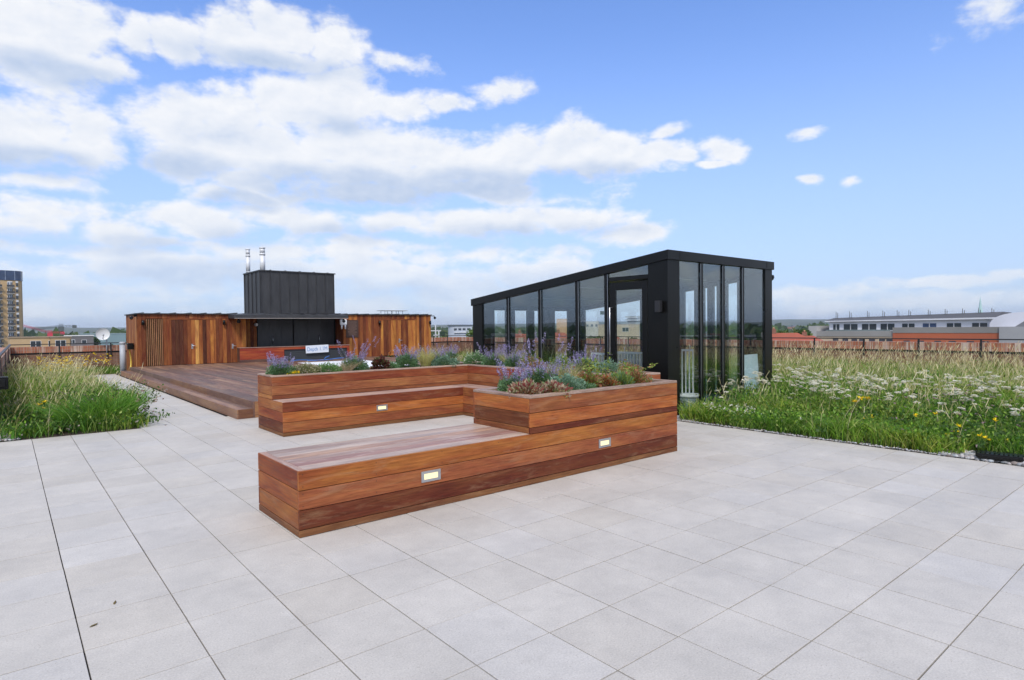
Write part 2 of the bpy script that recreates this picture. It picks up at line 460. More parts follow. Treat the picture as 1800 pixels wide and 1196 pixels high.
def attrmat(name, rough=.7, var=.15, scale=3., metal=0., bump=0.):
    t = NT(name)
    n = t.noise(t.pos(), scale, 5, .6)
    t.set(base=t.mix(1.0, t.attr(), t.range(n, .3, .7, 1-var, 1+var), 'MULTIPLY'), rough=rough, metal=metal)
    if bump: t.bump(n, bump, .01)
    return t.m
M['paint'] = attrmat('painted_surface', .65, .12, .6)
M['far'] = attrmat('far_surface', .8, .12, .08)

def slabs():
    t = NT('concrete_paving_slab')
    p = t.pos()
    a = t.attr()
    big = t.noise(p, 1.6, 6, .62)
    med = t.noise(p, 9, 5, .6)
    fine = t.noise(p, 110, 3, .65)
    c = t.mix(1.0, a, t.math('ADD', t.range(big, .3, .7, .91, 1.08), t.range(med, .3, .7, -.045, .045)), 'MULTIPLY')
    c = t.mix(1.0, c, t.range(fine, .3, .7, .86, 1.13), 'MULTIPLY')
    vo = t.new('ShaderNodeTexVoronoi'); vo.inputs['Scale'].default_value = 75; t.put(vo.inputs['Vector'], p)
    sp = t.math('MULTIPLY', t.range(vo.outputs['Distance'], .12, .22, 1, 0), t.range(t.noise(p, 60, 2), .52, .6, 0, 1))
    c = t.mix(t.math('MULTIPLY', sp, .7), c, (.20, .16, .12))
    vo2 = t.new('ShaderNodeTexVoronoi'); vo2.inputs['Scale'].default_value = 62; t.put(vo2.inputs['Vector'], p)
    sp2 = t.math('MULTIPLY', t.range(vo2.outputs['Distance'], .1, .2, 1, 0), t.range(t.noise(p, 47, 2), .5, .6, 0, 1))
    c = t.mix(t.math('MULTIPLY', sp2, .35), c, (.72, .68, .62))
    st = t.noise(p, 2.7, 7, .7, 1.2)
    c = t.mix(t.range(st, .56, .74, 0, .30, True), c, (.33, .31, .28))
    sc = t.noise(t.vscale(p, (9, 1.2, 1)), 1.6, 4, .7, .6)
    c = t.mix(t.range(sc, .68, .76, 0, .18, True), c, (.64, .63, .61))
    # pale lime bloom marks
    bl = t.noise(t.vscale(p, (1.6, 4.0, 1)), 1.3, 5, .65, .5)
    c = t.mix(t.range(bl, .68, .82, 0, .45, True), c, (.60, .62, .66))
    t.set(base=c, rough=t.range(big, .3, .7, .52, .72), spec=.4)
    t.bump(fine, .12, .002)
    return t.m
M['slab'] = slabs()

def brick(name, bw, bh, off, c1, c2, mortar, streak=0.):
    t = NT(name)
    uv = t.uv()
    b = t.new('ShaderNodeTexBrick')
    b.offset = off
    t.put(b.inputs['Vector'], uv)
    b.inputs['Scale'].default_value = 1.0
    b.inputs['Brick Width'].default_value = bw
    b.inputs['Row Height'].default_value = bh
    b.inputs['Mortar Size'].default_value = .008
    b.inputs['Mortar Smooth'].default_value = .2
    b.inputs['Bias'].default_value = 0.
    b.inputs['Color1'].default_value = (*c1, 1); b.inputs['Color2'].default_value = (*c2, 1); b.inputs['Mortar'].default_value = (*mortar, 1)
    n = t.noise(t.vscale(uv, (3, 3, 1)), 1, 6, .65)
    c = t.mix(1.0, b.outputs[0], t.range(n, .3, .7, .62, 1.3), 'MULTIPLY')
    if streak > 0:
        s_ = t.noise(t.vscale(uv, (9, .5, 1)), 1, 3, .7)
        s2 = t.noise(t.vscale(uv, (.9, .2, 1)), 1, 2, .6)
        f = t.math('MULTIPLY', t.range(s_, .46, .60, 0, streak, True), t.range(s2, .36, .58, .12, 1))
        c = t.mix(f, c, (.66, .56, .46))
    t.set(base=c, rough=.85)
    t.bump(b.outputs['Fac'], .4, -.006)
    return t.m
M['coping'] = brick('soldier_brick_coping', .075, .215, 0., (.34, .10, .05), (.42, .17, .09), (.30, .20, .15), .85)
M['brick'] = brick('brown_brickwork', .225, .075, .5, (.17, .072, .042), (.25, .115, .065), (.19, .14, .10), .15)
M['buff'] = brick('buff_brickwork', .225, .075, .5, (.50, .33, .16), (.56, .39, .21), (.50, .40, .28))
def lamp(name, col, st):
    t = NT(name); t.set(base=(.25, .2, .1))
    t.put(t.p.inputs['Emission Color'], (*col, 1)); t.put(t.p.inputs['Emission Strength'], st)
    return t.m
M['led'] = lamp('lit_lens', (1.0, .84, .50), 1.15)

# ================================================================== SETTING
GZ = -19.0                                # street level; the terrace is on a roof
def ground():
    m = MB()
    m.face([(-9000, -9000, GZ), (9000, -9000, GZ), (9000, 9000, GZ), (-9000, 9000, GZ)])
    t = NT('city_ground'); n = t.noise(t.pos(), .02, 5, .6)
    t.set(base=t.mix(t.range(n, .4, .6), (.05, .075, .035), (.16, .155, .14)), rough=.9)
    tag(m.build('ground', t.m), kind='structure')
ground()

def roof_slab():
    m = MB()
    m.box(-8, 19.4, -9, 28, -.5, -.012, jit=False)
    tag(m.build('roof_base', M['dark']), kind='structure')
    w = MB()
    w.box(-8.35, 19.75, -9.35, 28.35, GZ, -.53, jit=False)
    b = tag(w.build('brick_building', M['brick']), 'brown brick building block carrying the roof terrace', 'building')
roof_slab()

SX, SY, OX, OY = .4507, .442, 1.608, 2.656
def paving():
    m = MB()
    def cell(i, j):
        x0, x1 = OX+i*SX, OX+(i+1)*SX; y0, y1 = OY+j*SY, OY+(j+1)*SY
        return x0, x1, y0, y1
    for i in range(-22, 18):
        for j in range(-27, 52):
            x0, x1, y0, y1 = cell(i, j)
            cx, cy = (x0+x1)/2, (y0+y1)/2
            if cx > 8.3 or cy < -9: continue
            if cy > 11.05 and cx < 1.75 and cy < 25.7: continue
            if cx < -.2 and cy > 11.05: continue
            if cy > 25.5: continue
            if cx > 3.1 and cy > 11.3: continue
            if 1.9 < cx < 6.0 and 4.6 < cy < 5.1: continue
            g = random.random()
            y0 += random.uniform(.0024, .0036)*(1.4 if g > .75 else 1); y1 -= random.uniform(.0022, .0032)
            x0 += random.uniform(.0028, .0040); x1 -= random.uniform(.0022, .0036)
            x1 = min(x1, 8.2)
            if cx < 1.75 and cy < 11.05: y1 = min(y1, 11.05)
            h = random.uniform(-.0012, .0012)
            b = random.gauss(0, .008)
            r_ = random.random()
            c = (.492+b, .461+b, .414+b)
            if r_ > .88: c = (.492+b, .466+b, .428+b)
            elif r_ > .74: c = (.482+b, .447+b, .394+b)
            m.box(x0, x1, y0, y1, -.05, h, col=c)
    tag(m.build('paving', M['slab'], bevel=.0012), kind='structure')
paving()

def bed_ground():
    m = MB()
    m.box(8.22, 19.4, -9, 6.1, -.05, -.008, jit=False)
    m.box(12.05, 19.4, 6.1, 28, -.05, -.008, jit=False)
    m.box(8.22, 12.05, 11.75, 28, -.05, -.0081, jit=False)
    m.box(-.2, 1.72, 11.06, 28, -.05, -.008, jit=False)
    m.box(1.72, 3.4, 25.72, 28, -.05, -.0081, jit=False)
    tag(m.build('soil_ground', M['soil']), kind='structure')
bed_ground()

def pebbles():
    # loose pebbles that edge the meadow bed
    base = []
    for k in range(6):
        bm = bmesh.new(); bmesh.ops.create_icosphere(bm, subdivisions=1, radius=1.0)
        for v in bm.verts:
            v.co = v.co.normalized()*random.uniform(.85, 1.12)
        base.append((np.array([v.co[:] for v in bm.verts]), [tuple(v.index for v in f.verts) for f in bm.faces])); bm.free()
    V, Q, C = [], [], []
    n = 0
    pts = []
    for _ in range(1500): pts.append((random.gauss(8.245, .03), random.uniform(-2, 6.0), .8))
    for _ in range(900): pts.append((random.uniform(8.2, 8.62), random.uniform(.8, 2.25), 1.9))
    for _ in range(700): pts.append((random.uniform(8.2, 9.6), random.gauss(6.0, .05), 1))
    for _ in range(500): pts.append((random.uniform(8.2, 8.8), random.uniform(5.6, 6.05), 1))
    for _ in range(900): pts.append((random.gauss(8.33, .05), random.uniform(6.1, 11.6), 1))
    for _ in range(900): pts.append((random.uniform(-.16, .12), random.uniform(11.1, 15), 1.3))
    for x, y, s in pts:
        if x < 8.21 and x > 5: x = 8.21+random.random()*.04
        v, f = random.choice(base)
        r = random.uniform(.008, .019)*s
        a = random.uniform(0, 6.28); c_, s_ = math.cos(a), math.sin(a)
        w = v*np.array([r*1.3, r, r*.62])
        w = np.c_[w[:, 0]*c_-w[:, 1]*s_+x, w[:, 0]*s_+w[:, 1]*c_+y, w[:, 2]+r*.35+random.random()*.01]
        V.append(w)
        Q += [(a_+n, b_+n, c2+n, c2+n) for a_, b_, c2 in f]
        g = random.uniform(.12, .50); tt = random.uniform(-.03, .05)
        C.append(np.tile([g+tt, g, g-tt*.6], (len(v), 1)))
        n += len(v)
    me = bpy.data.meshes.new('pebbles')
    me.from_pydata(np.concatenate(V).tolist(), [], [q[:3] for q in Q])
    ca = me.attributes.new('col', 'FLOAT_COLOR', 'POINT')
    cc = np.ones((n, 4), np.float32); cc[:, :3] = np.concatenate(C); ca.data.foreach_set('color', cc.ravel())
    me.polygons.foreach_set('use_smooth', [True]*len(me.polygons))
    me.materials.append(attrmat('river_pebble', .6, .2, 60))
    o = bpy.data.objects.new('pebbles', me); COL.objects.link(o)
    tag(o, 'small grey and tan pebbles edging the meadow beds', 'pebbles', kind='stuff')
pebbles()

# ------------------------------------------------------------------ parapets
def parapet(name, p0, p1, inward, label, group=None, posts=(), rail=True, ztop=.98):
    """brick parapet from p0 to p1 (inner face line); 'inward' is the unit vector to the terrace"""
    d = Vector((p1[0]-p0[0], p1[1]-p0[1], 0)); ln = d.length; ang = math.atan2(d.y, d.x)
    root = empty(name, (p0[0], p0[1], 0), ang, label, 'wall', group)
    s = 1 if (Vector((-math.sin(ang), math.cos(ang))).dot(Vector(inward)) > 0) else -1
    # local x along the wall, inward is local +y*s
    def B(m, x0, x1, ya, yb, z0, z1, **k): m.box(x0, x1, ya*s, yb*s, z0, z1, ax='x', jit=False, **k)
    m = MB(); B(m, 0, ln, -.33, -.004, -.03, .70); m.build('brick_wall', M['brick'], root)
    m = MB(); B(m, 0, ln, -.31, -.03, .70, .765); m.build('dark_band', M['blackrail'], root)  # dark recessed band between the brickwork and the coping
    m = MB(); B(m, 0, ln, -.345, .012, .765, ztop); m.build('coping', M['coping'], root)
    if rail:
        m = MB(); B(m, 0, ln, -.02, .035, ztop+.075, ztop+.105); m.build('handrail', M['blackrail'], root)
        proto = None
        for x in posts:
            m = MB()
            m.box(-.022, .022, .012*s, .026*s, .60, ztop+.075); m.box(-.03, .03, .012*s, .05*s, .60, .66)
            if proto is None: proto = m.build('bracket', M['blackrail'], root); proto.location.x = x
            else:
                c = proto.copy(); COL.objects.link(c); c.parent = root; c.location.x = x
    return root
parapet('parapet_wall', (19.4, -9), (19.4, 28), (-1, 0), 'long brick parapet with black handrail behind the right hand meadow bed',
        posts=[y+9 for y in (1.6, 3.0, 4.4, 5.8, 7.2, 8.62, 10.0, 11.5, 13.0, 14.5, 16, 17.5, 19, 20.5, 22, 23.5, 25, 26.6)])
parapet('parapet_wall', (0.12, 28.0), (19.4, 28.0), (0, -1), 'far brick parapet with white streaked coping behind the timber pool hut',
        posts=(1.4, 3.0, 4.5, 6, 7.5, 9, 10.5, 12, 13.5, 15, 16.3, 17.6, 18.5))
parapet('parapet_wall', (-.17, 11.6), (.12, 28.0), (1, 0), 'left hand brick parapet running away beside the tall grass bed', posts=(4, 8, 12), ztop=.99)
def outlet():
    m = MB(); m.box(-.16, .02, 11.48, 11.6, .70, .88)
    m.box(-.13, -.01, 11.44, 11.48, .73, .85)
    tag(m.build('outlet_box', M['black'], bevel=.01), 'small black box fixed at the near end of the left parapet', 'socket box')
outlet()

# ------------------------------------------------------------------ timber seating planters
def jc(c, a=.12):
    k = 1+random.uniform(-a, a)
    return (c[0]*k, c[1]*k*(1+random.uniform(-.03, .03)), c[2]*k)
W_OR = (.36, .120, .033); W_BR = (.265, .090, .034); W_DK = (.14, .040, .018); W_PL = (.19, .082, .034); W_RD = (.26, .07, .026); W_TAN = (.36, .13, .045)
G_ = .005
def clad(m, x0, x1, y0, y1, zs, faces, cols, th=.022):
    """horizontal boards between heights zs on the listed faces of a box"""
    for i in range(len(zs)-1):
        za, zb = zs[i]+G_/2, zs[i+1]-G_/2
        for f in faces:
            c = jc(cols[f][i]) if isinstance(cols, dict) else jc(cols[i])
            if f == 'S': m.box(x0, x1, y0, y0+th, za, zb, ax='x', col=c)
            if f == 'N': m.box(x0, x1, y1-th, y1, za, zb, ax='x', col=c)
            e0 = y0+(th+.0015 if 'S' in faces else 0); e1 = y1-(th+.0015 if 'N' in faces else 0)
            if f == 'W': m.box(x0, x0+th, e0, e1, za, zb, ax='y', col=c)
            if f == 'E': m.box(x1-th, x1, e0, e1, za, zb, ax='y', col=c)
def core(m, x0, x1, y0, y1, z0, z1, i=.026): m.box(x0+i, x1-i, y0+i, y1-i, z0, z1)
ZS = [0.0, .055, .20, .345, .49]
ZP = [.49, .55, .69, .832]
def step_light(parent, x, yface, z, w=.19, h=.092):
    m = MB()
    t = .022; y0, y1 = yface-.006, yface+.01
    m.box(x-w/2, x+w/2, y0, y1, z-h/2, z-h/2+t); m.box(x-w/2, x+w/2, y0, y1, z+h/2-t, z+h/2)
    m.box(x-w/2, x-w/2+t*1.2, y0, y1, z-h/2+t, z+h/2-t); m.box(x+w/2-t*1.2, x+w/2, y0, y1, z-h/2+t, z+h/2-t)
    f = m.build('step_light', M['steel'], parent)
    m = MB(); m.box(x-w/2+t*1.2, x+w/2-t*1.2, yface-.002, yface+.008, z-h/2+t, z+h/2-t)
    m.build('lens', M['led'], f)

def front_unit():
    root = empty('bench_planter', (0, 0, 0), 0, 'nearest long hardwood bench with a raised planter full of flowers at its right end', 'bench planter', 'hardwood bench planters')
    x0, x1, y0, y1, xp = 1.62, 6.24, 4.405, 5.333, 3.87
    m = MB()
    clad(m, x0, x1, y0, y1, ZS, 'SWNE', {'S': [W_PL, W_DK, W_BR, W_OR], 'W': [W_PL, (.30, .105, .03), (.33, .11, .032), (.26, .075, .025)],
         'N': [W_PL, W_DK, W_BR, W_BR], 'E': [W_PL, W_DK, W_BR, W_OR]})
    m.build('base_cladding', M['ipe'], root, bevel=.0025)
    m = MB(); core(m, x0, x1, y0, y1, 0, .47); m.build('frame', M['dark'], root)
    # slatted top, a header board at the left end
    m = MB()
    m.box(x0+.006, x0+.055, y0+.026, y1-.026, .468, .4915, ax='y', col=jc((.36, .22, .16)))
    n = 6; w = (y1-y0-.052)/n
    tops = [(.42, .31, .25), (.30, .16, .13), (.36, .24, .19), (.40, .24, .16), (.44, .34, .28), (.38, .27, .21)]
    for k in range(n):
        m.box(x0+.058, xp+.02, y0+.026+k*w+.0015, y0+.026+(k+1)*w-.0015, .468, .4915, ax='x', col=tops[k])
    m.build('seat', M['ipe_top'], root, bevel=.0025)
    m = MB()
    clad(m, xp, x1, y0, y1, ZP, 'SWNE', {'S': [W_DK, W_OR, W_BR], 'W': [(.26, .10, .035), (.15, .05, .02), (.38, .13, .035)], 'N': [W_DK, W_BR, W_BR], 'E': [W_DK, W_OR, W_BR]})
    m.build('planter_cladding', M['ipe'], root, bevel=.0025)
    coping(root, xp, x1, y0, y1)
    m = MB(); m.box(xp+.09, x1-.09, y0+.09, y1-.09, .6, .805, jit=False); m.build('soil', M['soil'], root)
    m = MB()
    for zc in (.1275, .2725, .4175):
        for x in [x0+.03, x1-.03]+[x0+.62*k for k in range(1, 8)]:
            for dz in (-.045, .045): m.tube([(x, y0-.0008, zc+dz), (x, y0+.003, zc+dz)], .0038, 8)
        for y in (y0+.05, y1-.05):
            for dz in (-.045, .045): m.tube([(x0-.0008, y, zc+dz), (x0+.003, y, zc+dz)], .0038, 8)
    tag(m.build('screws', plain('dark_screw_head', (.05, .03, .02), .5, .3, var=0), root), kind='stuff')
    step_light(root, 2.745, y0, .277); step_light(root, 4.93, y0, .272)
    return root
def coping(root, x0, x1, y0, y1, w=.10, z=.832, open_=''):
    m = MB(); c = (.30, .20, .15)
    m.box(x0, x1, y0, y0+w, z, z+.026, ax='x', col=jc(c)); m.box(x0, x1, y1-w, y1, z, z+.026, ax='x', col=jc(c))
    m.box(x0, x0+w, y0+w+.002, y1-w-.002, z, z+.026, ax='y', col=jc(c)); m.box(x1-w, x1, y0+w+.002, y1-w-.002, z, z+.026, ax='y', col=jc(c))
    m.build('coping', M['ipe_top'], root, bevel=.003)
    m = MB()   # inner lining
    for a in ((x0+.024, x1-.024, y0+.024, y0+.085), (x0+.024, x1-.024, y1-.085, y1-.024), (x0+.024, x0+.085, y0+.086, y1-.086), (x1-.085, x1-.024, y0+.086, y1-.086)):
        m.box(*a, .5, .83)
    m.build('lining', M['dark'], root)
front_unit()

def rear_unit():
    root = empty('bench_planter', (0, 0, 0), 0, 'further L shaped hardwood bench with a high flower planter as its backrest', 'bench planter', 'hardwood bench planters')
    xa, ys, yp, ye = 3.0, 8.71, 9.15, 9.815       # left end, seat front, planter front, back
    xs, xp, xe, yn = 6.1, 6.52, 7.25, 5.4         # spine: seat front, planter face, outer face, near end
    m = MB()
    def run(m, f, a0, a1, c, zs, cols, th=.022):
        for i in range(len(zs)-1):
            za, zb = zs[i]+G_/2, zs[i+1]-G_/2
            if f == 'x': m.box(a0, a1, c, c+th, za, zb, ax='x', col=jc(cols[i]))
            else: m.box(c, c+th, a0, a1, za, zb, ax='y', col=jc(cols[i]))
    cb = [W_PL, W_BR, W_OR, (.21, .06, .026)]
    run(m, 'x', xa, xs+.02, ys, ZS, cb)
    run(m, 'y', yn, ys-.0015, xs, ZS, [W_PL, W_BR, W_TAN, W_BR])
    run(m, 'y', ys+.024, ye-.024, xa, ZS, [W_PL, W_DK, W_RD, W_TAN])
    run(m, 'x', xa, xe, ye-.022, ZS, [W_PL, W_BR, W_BR, W_RD]); run(m, 'y', yn+.024, ye-.024, xe-.022, ZS, [W_PL, W_BR, W_BR, W_RD])
    run(m, 'x', xs+.024, xe, yn, ZS, [W_PL, W_BR, W_BR, W_RD])
    m.build('base_cladding', M['ipe'], root, bevel=.0025)
    m = MB(); m.box(xa+.03, xs+.1, ys+.03, ye-.03, 0, .465); m.box(xs+.101, xe-.03, yn+.03, ye-.03, 0, .464); m.build('frame', M['dark'], root)
    m = MB(); w = (yp-ys-.024)/3
    m.box(xa+.004, xa+.05, ys+.024, yp, .466, .4895, ax='y', col=(.40, .28, .22))
    for k in range(3): m.box(xa+.053, xs+.024, ys+.024+k*w+.0015, ys+.024+(k+1)*w-.0015, .466, .4895, ax='x', col=jc((.44, .30, .24)))
    w = (xp-xs-.024)/3
    for k in range(3): m.box(xs+.026+k*w, xs+.026+(k+1)*w-.003, yn+.024, yp, .466, .4895, ax='y', col=jc((.42, .28, .22)))
    m.build('seat', M['ipe_top'], root, bevel=.0025)
    m = MB(); ZR = [.49, .55, .69, .822]
    c2 = [(.21, .075, .032), (.29, .11, .045), (.25, .07, .03)]
    run(m, 'x', xa, xp+.02, yp, ZR, c2); run(m, 'y', yn, yp-.0015, xp, ZR, c2)
    run(m, 'y', yp+.024, ye-.024, xa, ZR, [(.42, .17, .055), (.29, .11, .04), (.29, .10, .04)]); run(m, 'x', xa, xe, ye-.022, ZR, c2)
    run(m, 'y', yn+.024, ye-.024, xe-.022, ZR, c2); run(m, 'x', xp+.024, xe, yn, ZR, c2)
    m.build('planter_cladding', M['ipe'], root, bevel=.0025)
    m = MB(); z = .822; c = (.40, .28, .21); w = .07
    m.box(xa, xp+w, yp, yp+w, z, z+.024, ax='x', col=jc(c)); m.box(xa, xa+w, yp+w+.002, ye-w-.002, z, z+.024, ax='y', col=jc(c))
    m.box(xa, xe, ye-w, ye, z, z+.024, ax='x', col=jc(c)); m.box(xp, xp+w, yn+w+.002, yp-.002, z, z+.024, ax='y', col=jc(c))
    m.box(xe-w, xe, yn+w+.002, ye-w-.002, z, z+.024, ax='y', col=jc(c)); m.box(xp, xe, yn, yn+w, z, z+.024, ax='x', col=jc(c))
    m.build('coping', M['ipe_top'], root, bevel=.003)
    m = MB(); m.box(xa+.04, xp+.06, yp+.04, ye-.04, .5, .80, jit=False); m.box(xp+.061, xe-.04, yn+.04, ye-.04, .5, .801, jit=False); m.build('soil', M['soil'], root)
    step_light(root, 4.546, ys, .275)
rear_unit()

# ------------------------------------------------------------------ deck with two steps
def deck():
    root = empty('timber_deck', (3.0, 10.96, 0), 0, 'wide weathered brown timber deck with two long steps in front of the hut', 'deck')
    ox, oy = 3.0, 10.96
    DC = [(.17, .092, .058), (.21, .115, .070), (.15, .086, .060), (.27, .155, .095), (.165, .100, .070), (.13, .078, .056)]
    def rnd(): return jc(random.choice(DC), .15)
    X0, X1, Y0, Y1, Z = 3.27, 12.7, 10.96, 24.48, .282
    m = MB(); x = X0+.03; bw = .145
    px0, px1, py0, py1 = 8.1, 10.75, 14.5, 22.3
    while x < X1:
        cuts = [Y0+.03]
        y = Y0+.03+random.uniform(.8, 3.5)
        while y < Y1: cuts.append(y); y += random.uniform(2.2, 4.2)
        cuts.append(Y1)
        for a, b in zip(cuts[:-1], cuts[1:]):
            segs = [(a, b)]
            if x+bw > px0 and x < px1:
                segs = []
                if a < py0: segs.append((a, min(b, py0)))
                if b > py1: segs.append((max(a, py1), b))
            for a_, b_ in segs: m.box(x-ox+.002, min(x+bw, X1)-ox-.002, a_-oy+.001, b_-oy-.001, Z-.025, Z, ax='y', col=rnd())
        x += bw
    m.build('decking', M['deck'], root, bevel=.002)
    m = MB(); m.box(X0+.03-ox, X1-ox, .03, py0-oy, 0, Z-.03); m.box(X0+.03-ox, px0-ox, py0-oy, Y1-oy, 0, Z-.03); m.box(px1-ox, X1-ox, py0-oy, Y1-oy, 0, Z-.0301); m.box(px0-ox, px1-ox, py0-oy, Y1-oy, 0, .2)
    m.build('frame', M['dark'], root)
    # upper riser, boards of several lengths; nosing strip on top
    def riser(xf, z0, z1, xw, cols, name):
        m = MB(); y = Y0
        while y < Y1:
            y2 = min(Y1, y+random.uniform(2.2, 4.0))
            m.box(xf-ox, xf-ox+.025, y-oy+.0015, y2-oy-.0015, z0, z1, ax='y', col=jc(random.choice(cols), .12)); y = y2
        return m
    m = riser(X0, .003, Z, 0, [(.26, .14, .08), (.21, .12, .085), (.17, .11, .085)], 'riser')
    m.box(X0-ox+.027, X1-ox, 0, .025, .003, Z-.0005, ax='x', col=(.33, .155, .065))
    m.build('riser', M['deck'], root, bevel=.002)
    m = riser(3.0, .003, .163, 0, [(.36, .18, .085), (.28, .14, .075), (.25, .13, .075)], 'riser')
    m.box(.027, X0-ox-.002, .002, .025, .003, .163, ax='x', col=(.18, .08, .04))
    m.build('riser', M['deck'], root, bevel=.002)
    m = MB()
    for k in range(2):
        y = Y0+.027
        while y < Y1:
            y2 = min(Y1, y+random.uniform(2.5, 4.5))
            m.box(.027+k*.122, .027+k*.122+.118, y-oy+.0015, y2-oy-.0015, .14, .163, ax='y', col=rnd()); y = y2
    m.build('step_tread', M['deck'], root, bevel=.002)
deck()

def pool():
    root = empty('swimming_pool', (8.1, 14.5, .2), 0, 'rectangular pool closed by a bright white cover set in the timber deck', 'pool')
    m = MB(); m.box(.03, 2.62, .03, 7.77, .03, .088)
    for k in range(15): m.box(.03, 2.62, .5*k+.06, .5*k+.075, .0881, .094)
    m.build('cover', M['pool'], root, bevel=.01)
    m = MB(); c = (.20, .075, .04)
    m.box(0, .028, 0, 7.8, 0, .098, ax='y', col=c); m.box(2.622, 2.65, 0, 7.8, 0, .098, ax='y', col=c); m.box(.029, 2.621, 0, .028, 0, .098, col=c); m.box(.029, 2.621, 7.772, 7.8, 0, .098, col=c)
    m.build('edging', M['redwood'], root)
pool()

# ------------------------------------------------------------------ counter wall with the depth sign
def counter():
    root = empty('low_counter', (6.75, 24.12, .282), 0, 'low red stained timber counter with a dark roller opening behind the pool', 'counter')
    ox, oy, oz = 6.75, 24.12, .282
    m = MB(); RC = (.34, .065, .022)
    x0, x1 = 6.75, 11.12; xo0, xo1 = 8.40, 11.02
    for i, (a, b) in enumerate(((.0, .10), (.10, .22), (.22, .335), (.335, .44), (.44, .545))):
        c = jc(RC, .12) if i else (.11, .06, .045)
        if i < 4:
            m.box(x0-ox, xo0-ox, 0, .025, a+.002, b-.002, col=c)
            m.box(xo1-ox, x1-ox, 0, .025, a+.002, b-.002, col=c)
        else: m.box(x0-ox, x1-ox, 0, .025, a+.002, b-.002, col=c)
    m.box(x0-ox, x0-ox+.025, .026, .36, .002, .545, ax='y', col=(.10, .05, .035))
    m.box(x1-ox-.025, x1-ox, .026, .36, .002, .545, ax='y', col=jc(RC))
    m.build('cladding', M['redwood'], root, bevel=.003)
    m = MB(); m.box(x0-ox-.01, x1-ox+.01, -.02, .37, .546, .566, col=(.36, .22, .17)); m.build('worktop', M['ipe_top'], root, bevel=.003)
    m = MB(); m.box(xo0-ox, xo1-ox, .05, .34, 0, .44, col=(.03, .033, .036))
    for k in range(6): m.box(xo0-ox, xo1-ox, .046, .05, .03+k*.07, .085+k*.07, col=(.035, .04, .045))
    m.build('shutter', M['paint'], root)
counter()

def text_mesh(name, s, size, mat, loc, rot, parent=None, ext=.002, sx=1.0):
    cu = bpy.data.curves.new(name, 'FONT'); cu.body = s; cu.size = size; cu.extrude = ext; cu.align_x = 'CENTER'; cu.align_y = 'CENTER'
    cu.offset = .0
    tmp = bpy.data.objects.new(name+'_tmp', cu); COL.objects.link(tmp)
    bpy.context.view_layer.update()
    me = bpy.data.meshes.new_from_object(tmp.evaluated_get(bpy.context.evaluated_depsgraph_get()))
    bpy.data.objects.remove(tmp); me.name = name
    me.materials.clear(); me.materials.append(mat)
    o = bpy.data.objects.new(name, me); COL.objects.link(o)
    o.location = loc; o.rotation_euler = rot; o.scale.x = sx
    if parent is not None: o.parent = parent
    return o
def depth_sign():
    r = empty('depth_sign', (9.72, 24.07, .555), 0, 'white board reading Depth 1.1M in blue, leaning on the low red counter', 'sign')
    r.rotation_euler = (0, R(-1.5), 0)
    m = MB(); m.box(-.475, .475, 0, .018, 0, .31); m.build('board', M['signw'], r, bevel=.004)
    text_mesh('lettering', 'Depth 1.1M', .22, M['signb'], (0, -.003, .155), (R(90), 0, 0), r, sx=.80)
depth_sign()
def hose():
    m = MB(); pts = []
    for k in range(30):
        t = k/29
        pts.append((8.3+2.1*t, 23.2+.15*math.sin(5*t), .31+.02*math.sin(9*t)+.14*max(0, t-.75)))
    m.tube(pts, .018, 6)
    pts = [(8.9+.9*t/20, 23.0+.1*math.sin(t*.7), .31+.012*t*(t > 14)*.6) for t in range(21)]
    m.tube(pts, .016, 6)
    tag(m.build('pool_hose', M['blue']), 'thin blue hose lying between the white pool cover and the counter', 'hose')
hose()

# ================================================================== TIMBER HUT
CED = [(.30, .105, .04), (.24, .08, .035), (.36, .145, .05), (.20, .07, .035), (.50, .23, .075), (.17, .058, .03), (.42, .18, .06)]
def vboards(m, a0, a1, c, z0, z1, axis='x', w=.125, th=.02, cols=None, out=-1, seq=None, ox=0, oy=0):
    """vertical boards along x (face at y=c) or along y (face at x=c)"""
    n = max(1, round((a1-a0)/w)); w = (a1-a0)/n
    for k in range(n):
        col = jc(seq[k % len(seq)] if seq else random.choice(cols or CED), .10)
        d = random.uniform(0, .003)
        if axis == 'x': m.box(a0+k*w+.002-ox, a0+(k+1)*w-.002-ox, c-d-oy, c+th-oy, z0, z1, ax='z', col=col)
        else: m.box(c-d-ox, c+th-ox, a0+k*w+.002-oy, a0+(k+1)*w-.002-oy, z0, z1, ax='z', col=col)
O1, O2, B1, B2, D1 = (.46, .18, .045), (.33, .12, .035), (.165, .052, .022), (.225, .074, .027), (.10, .036, .02)
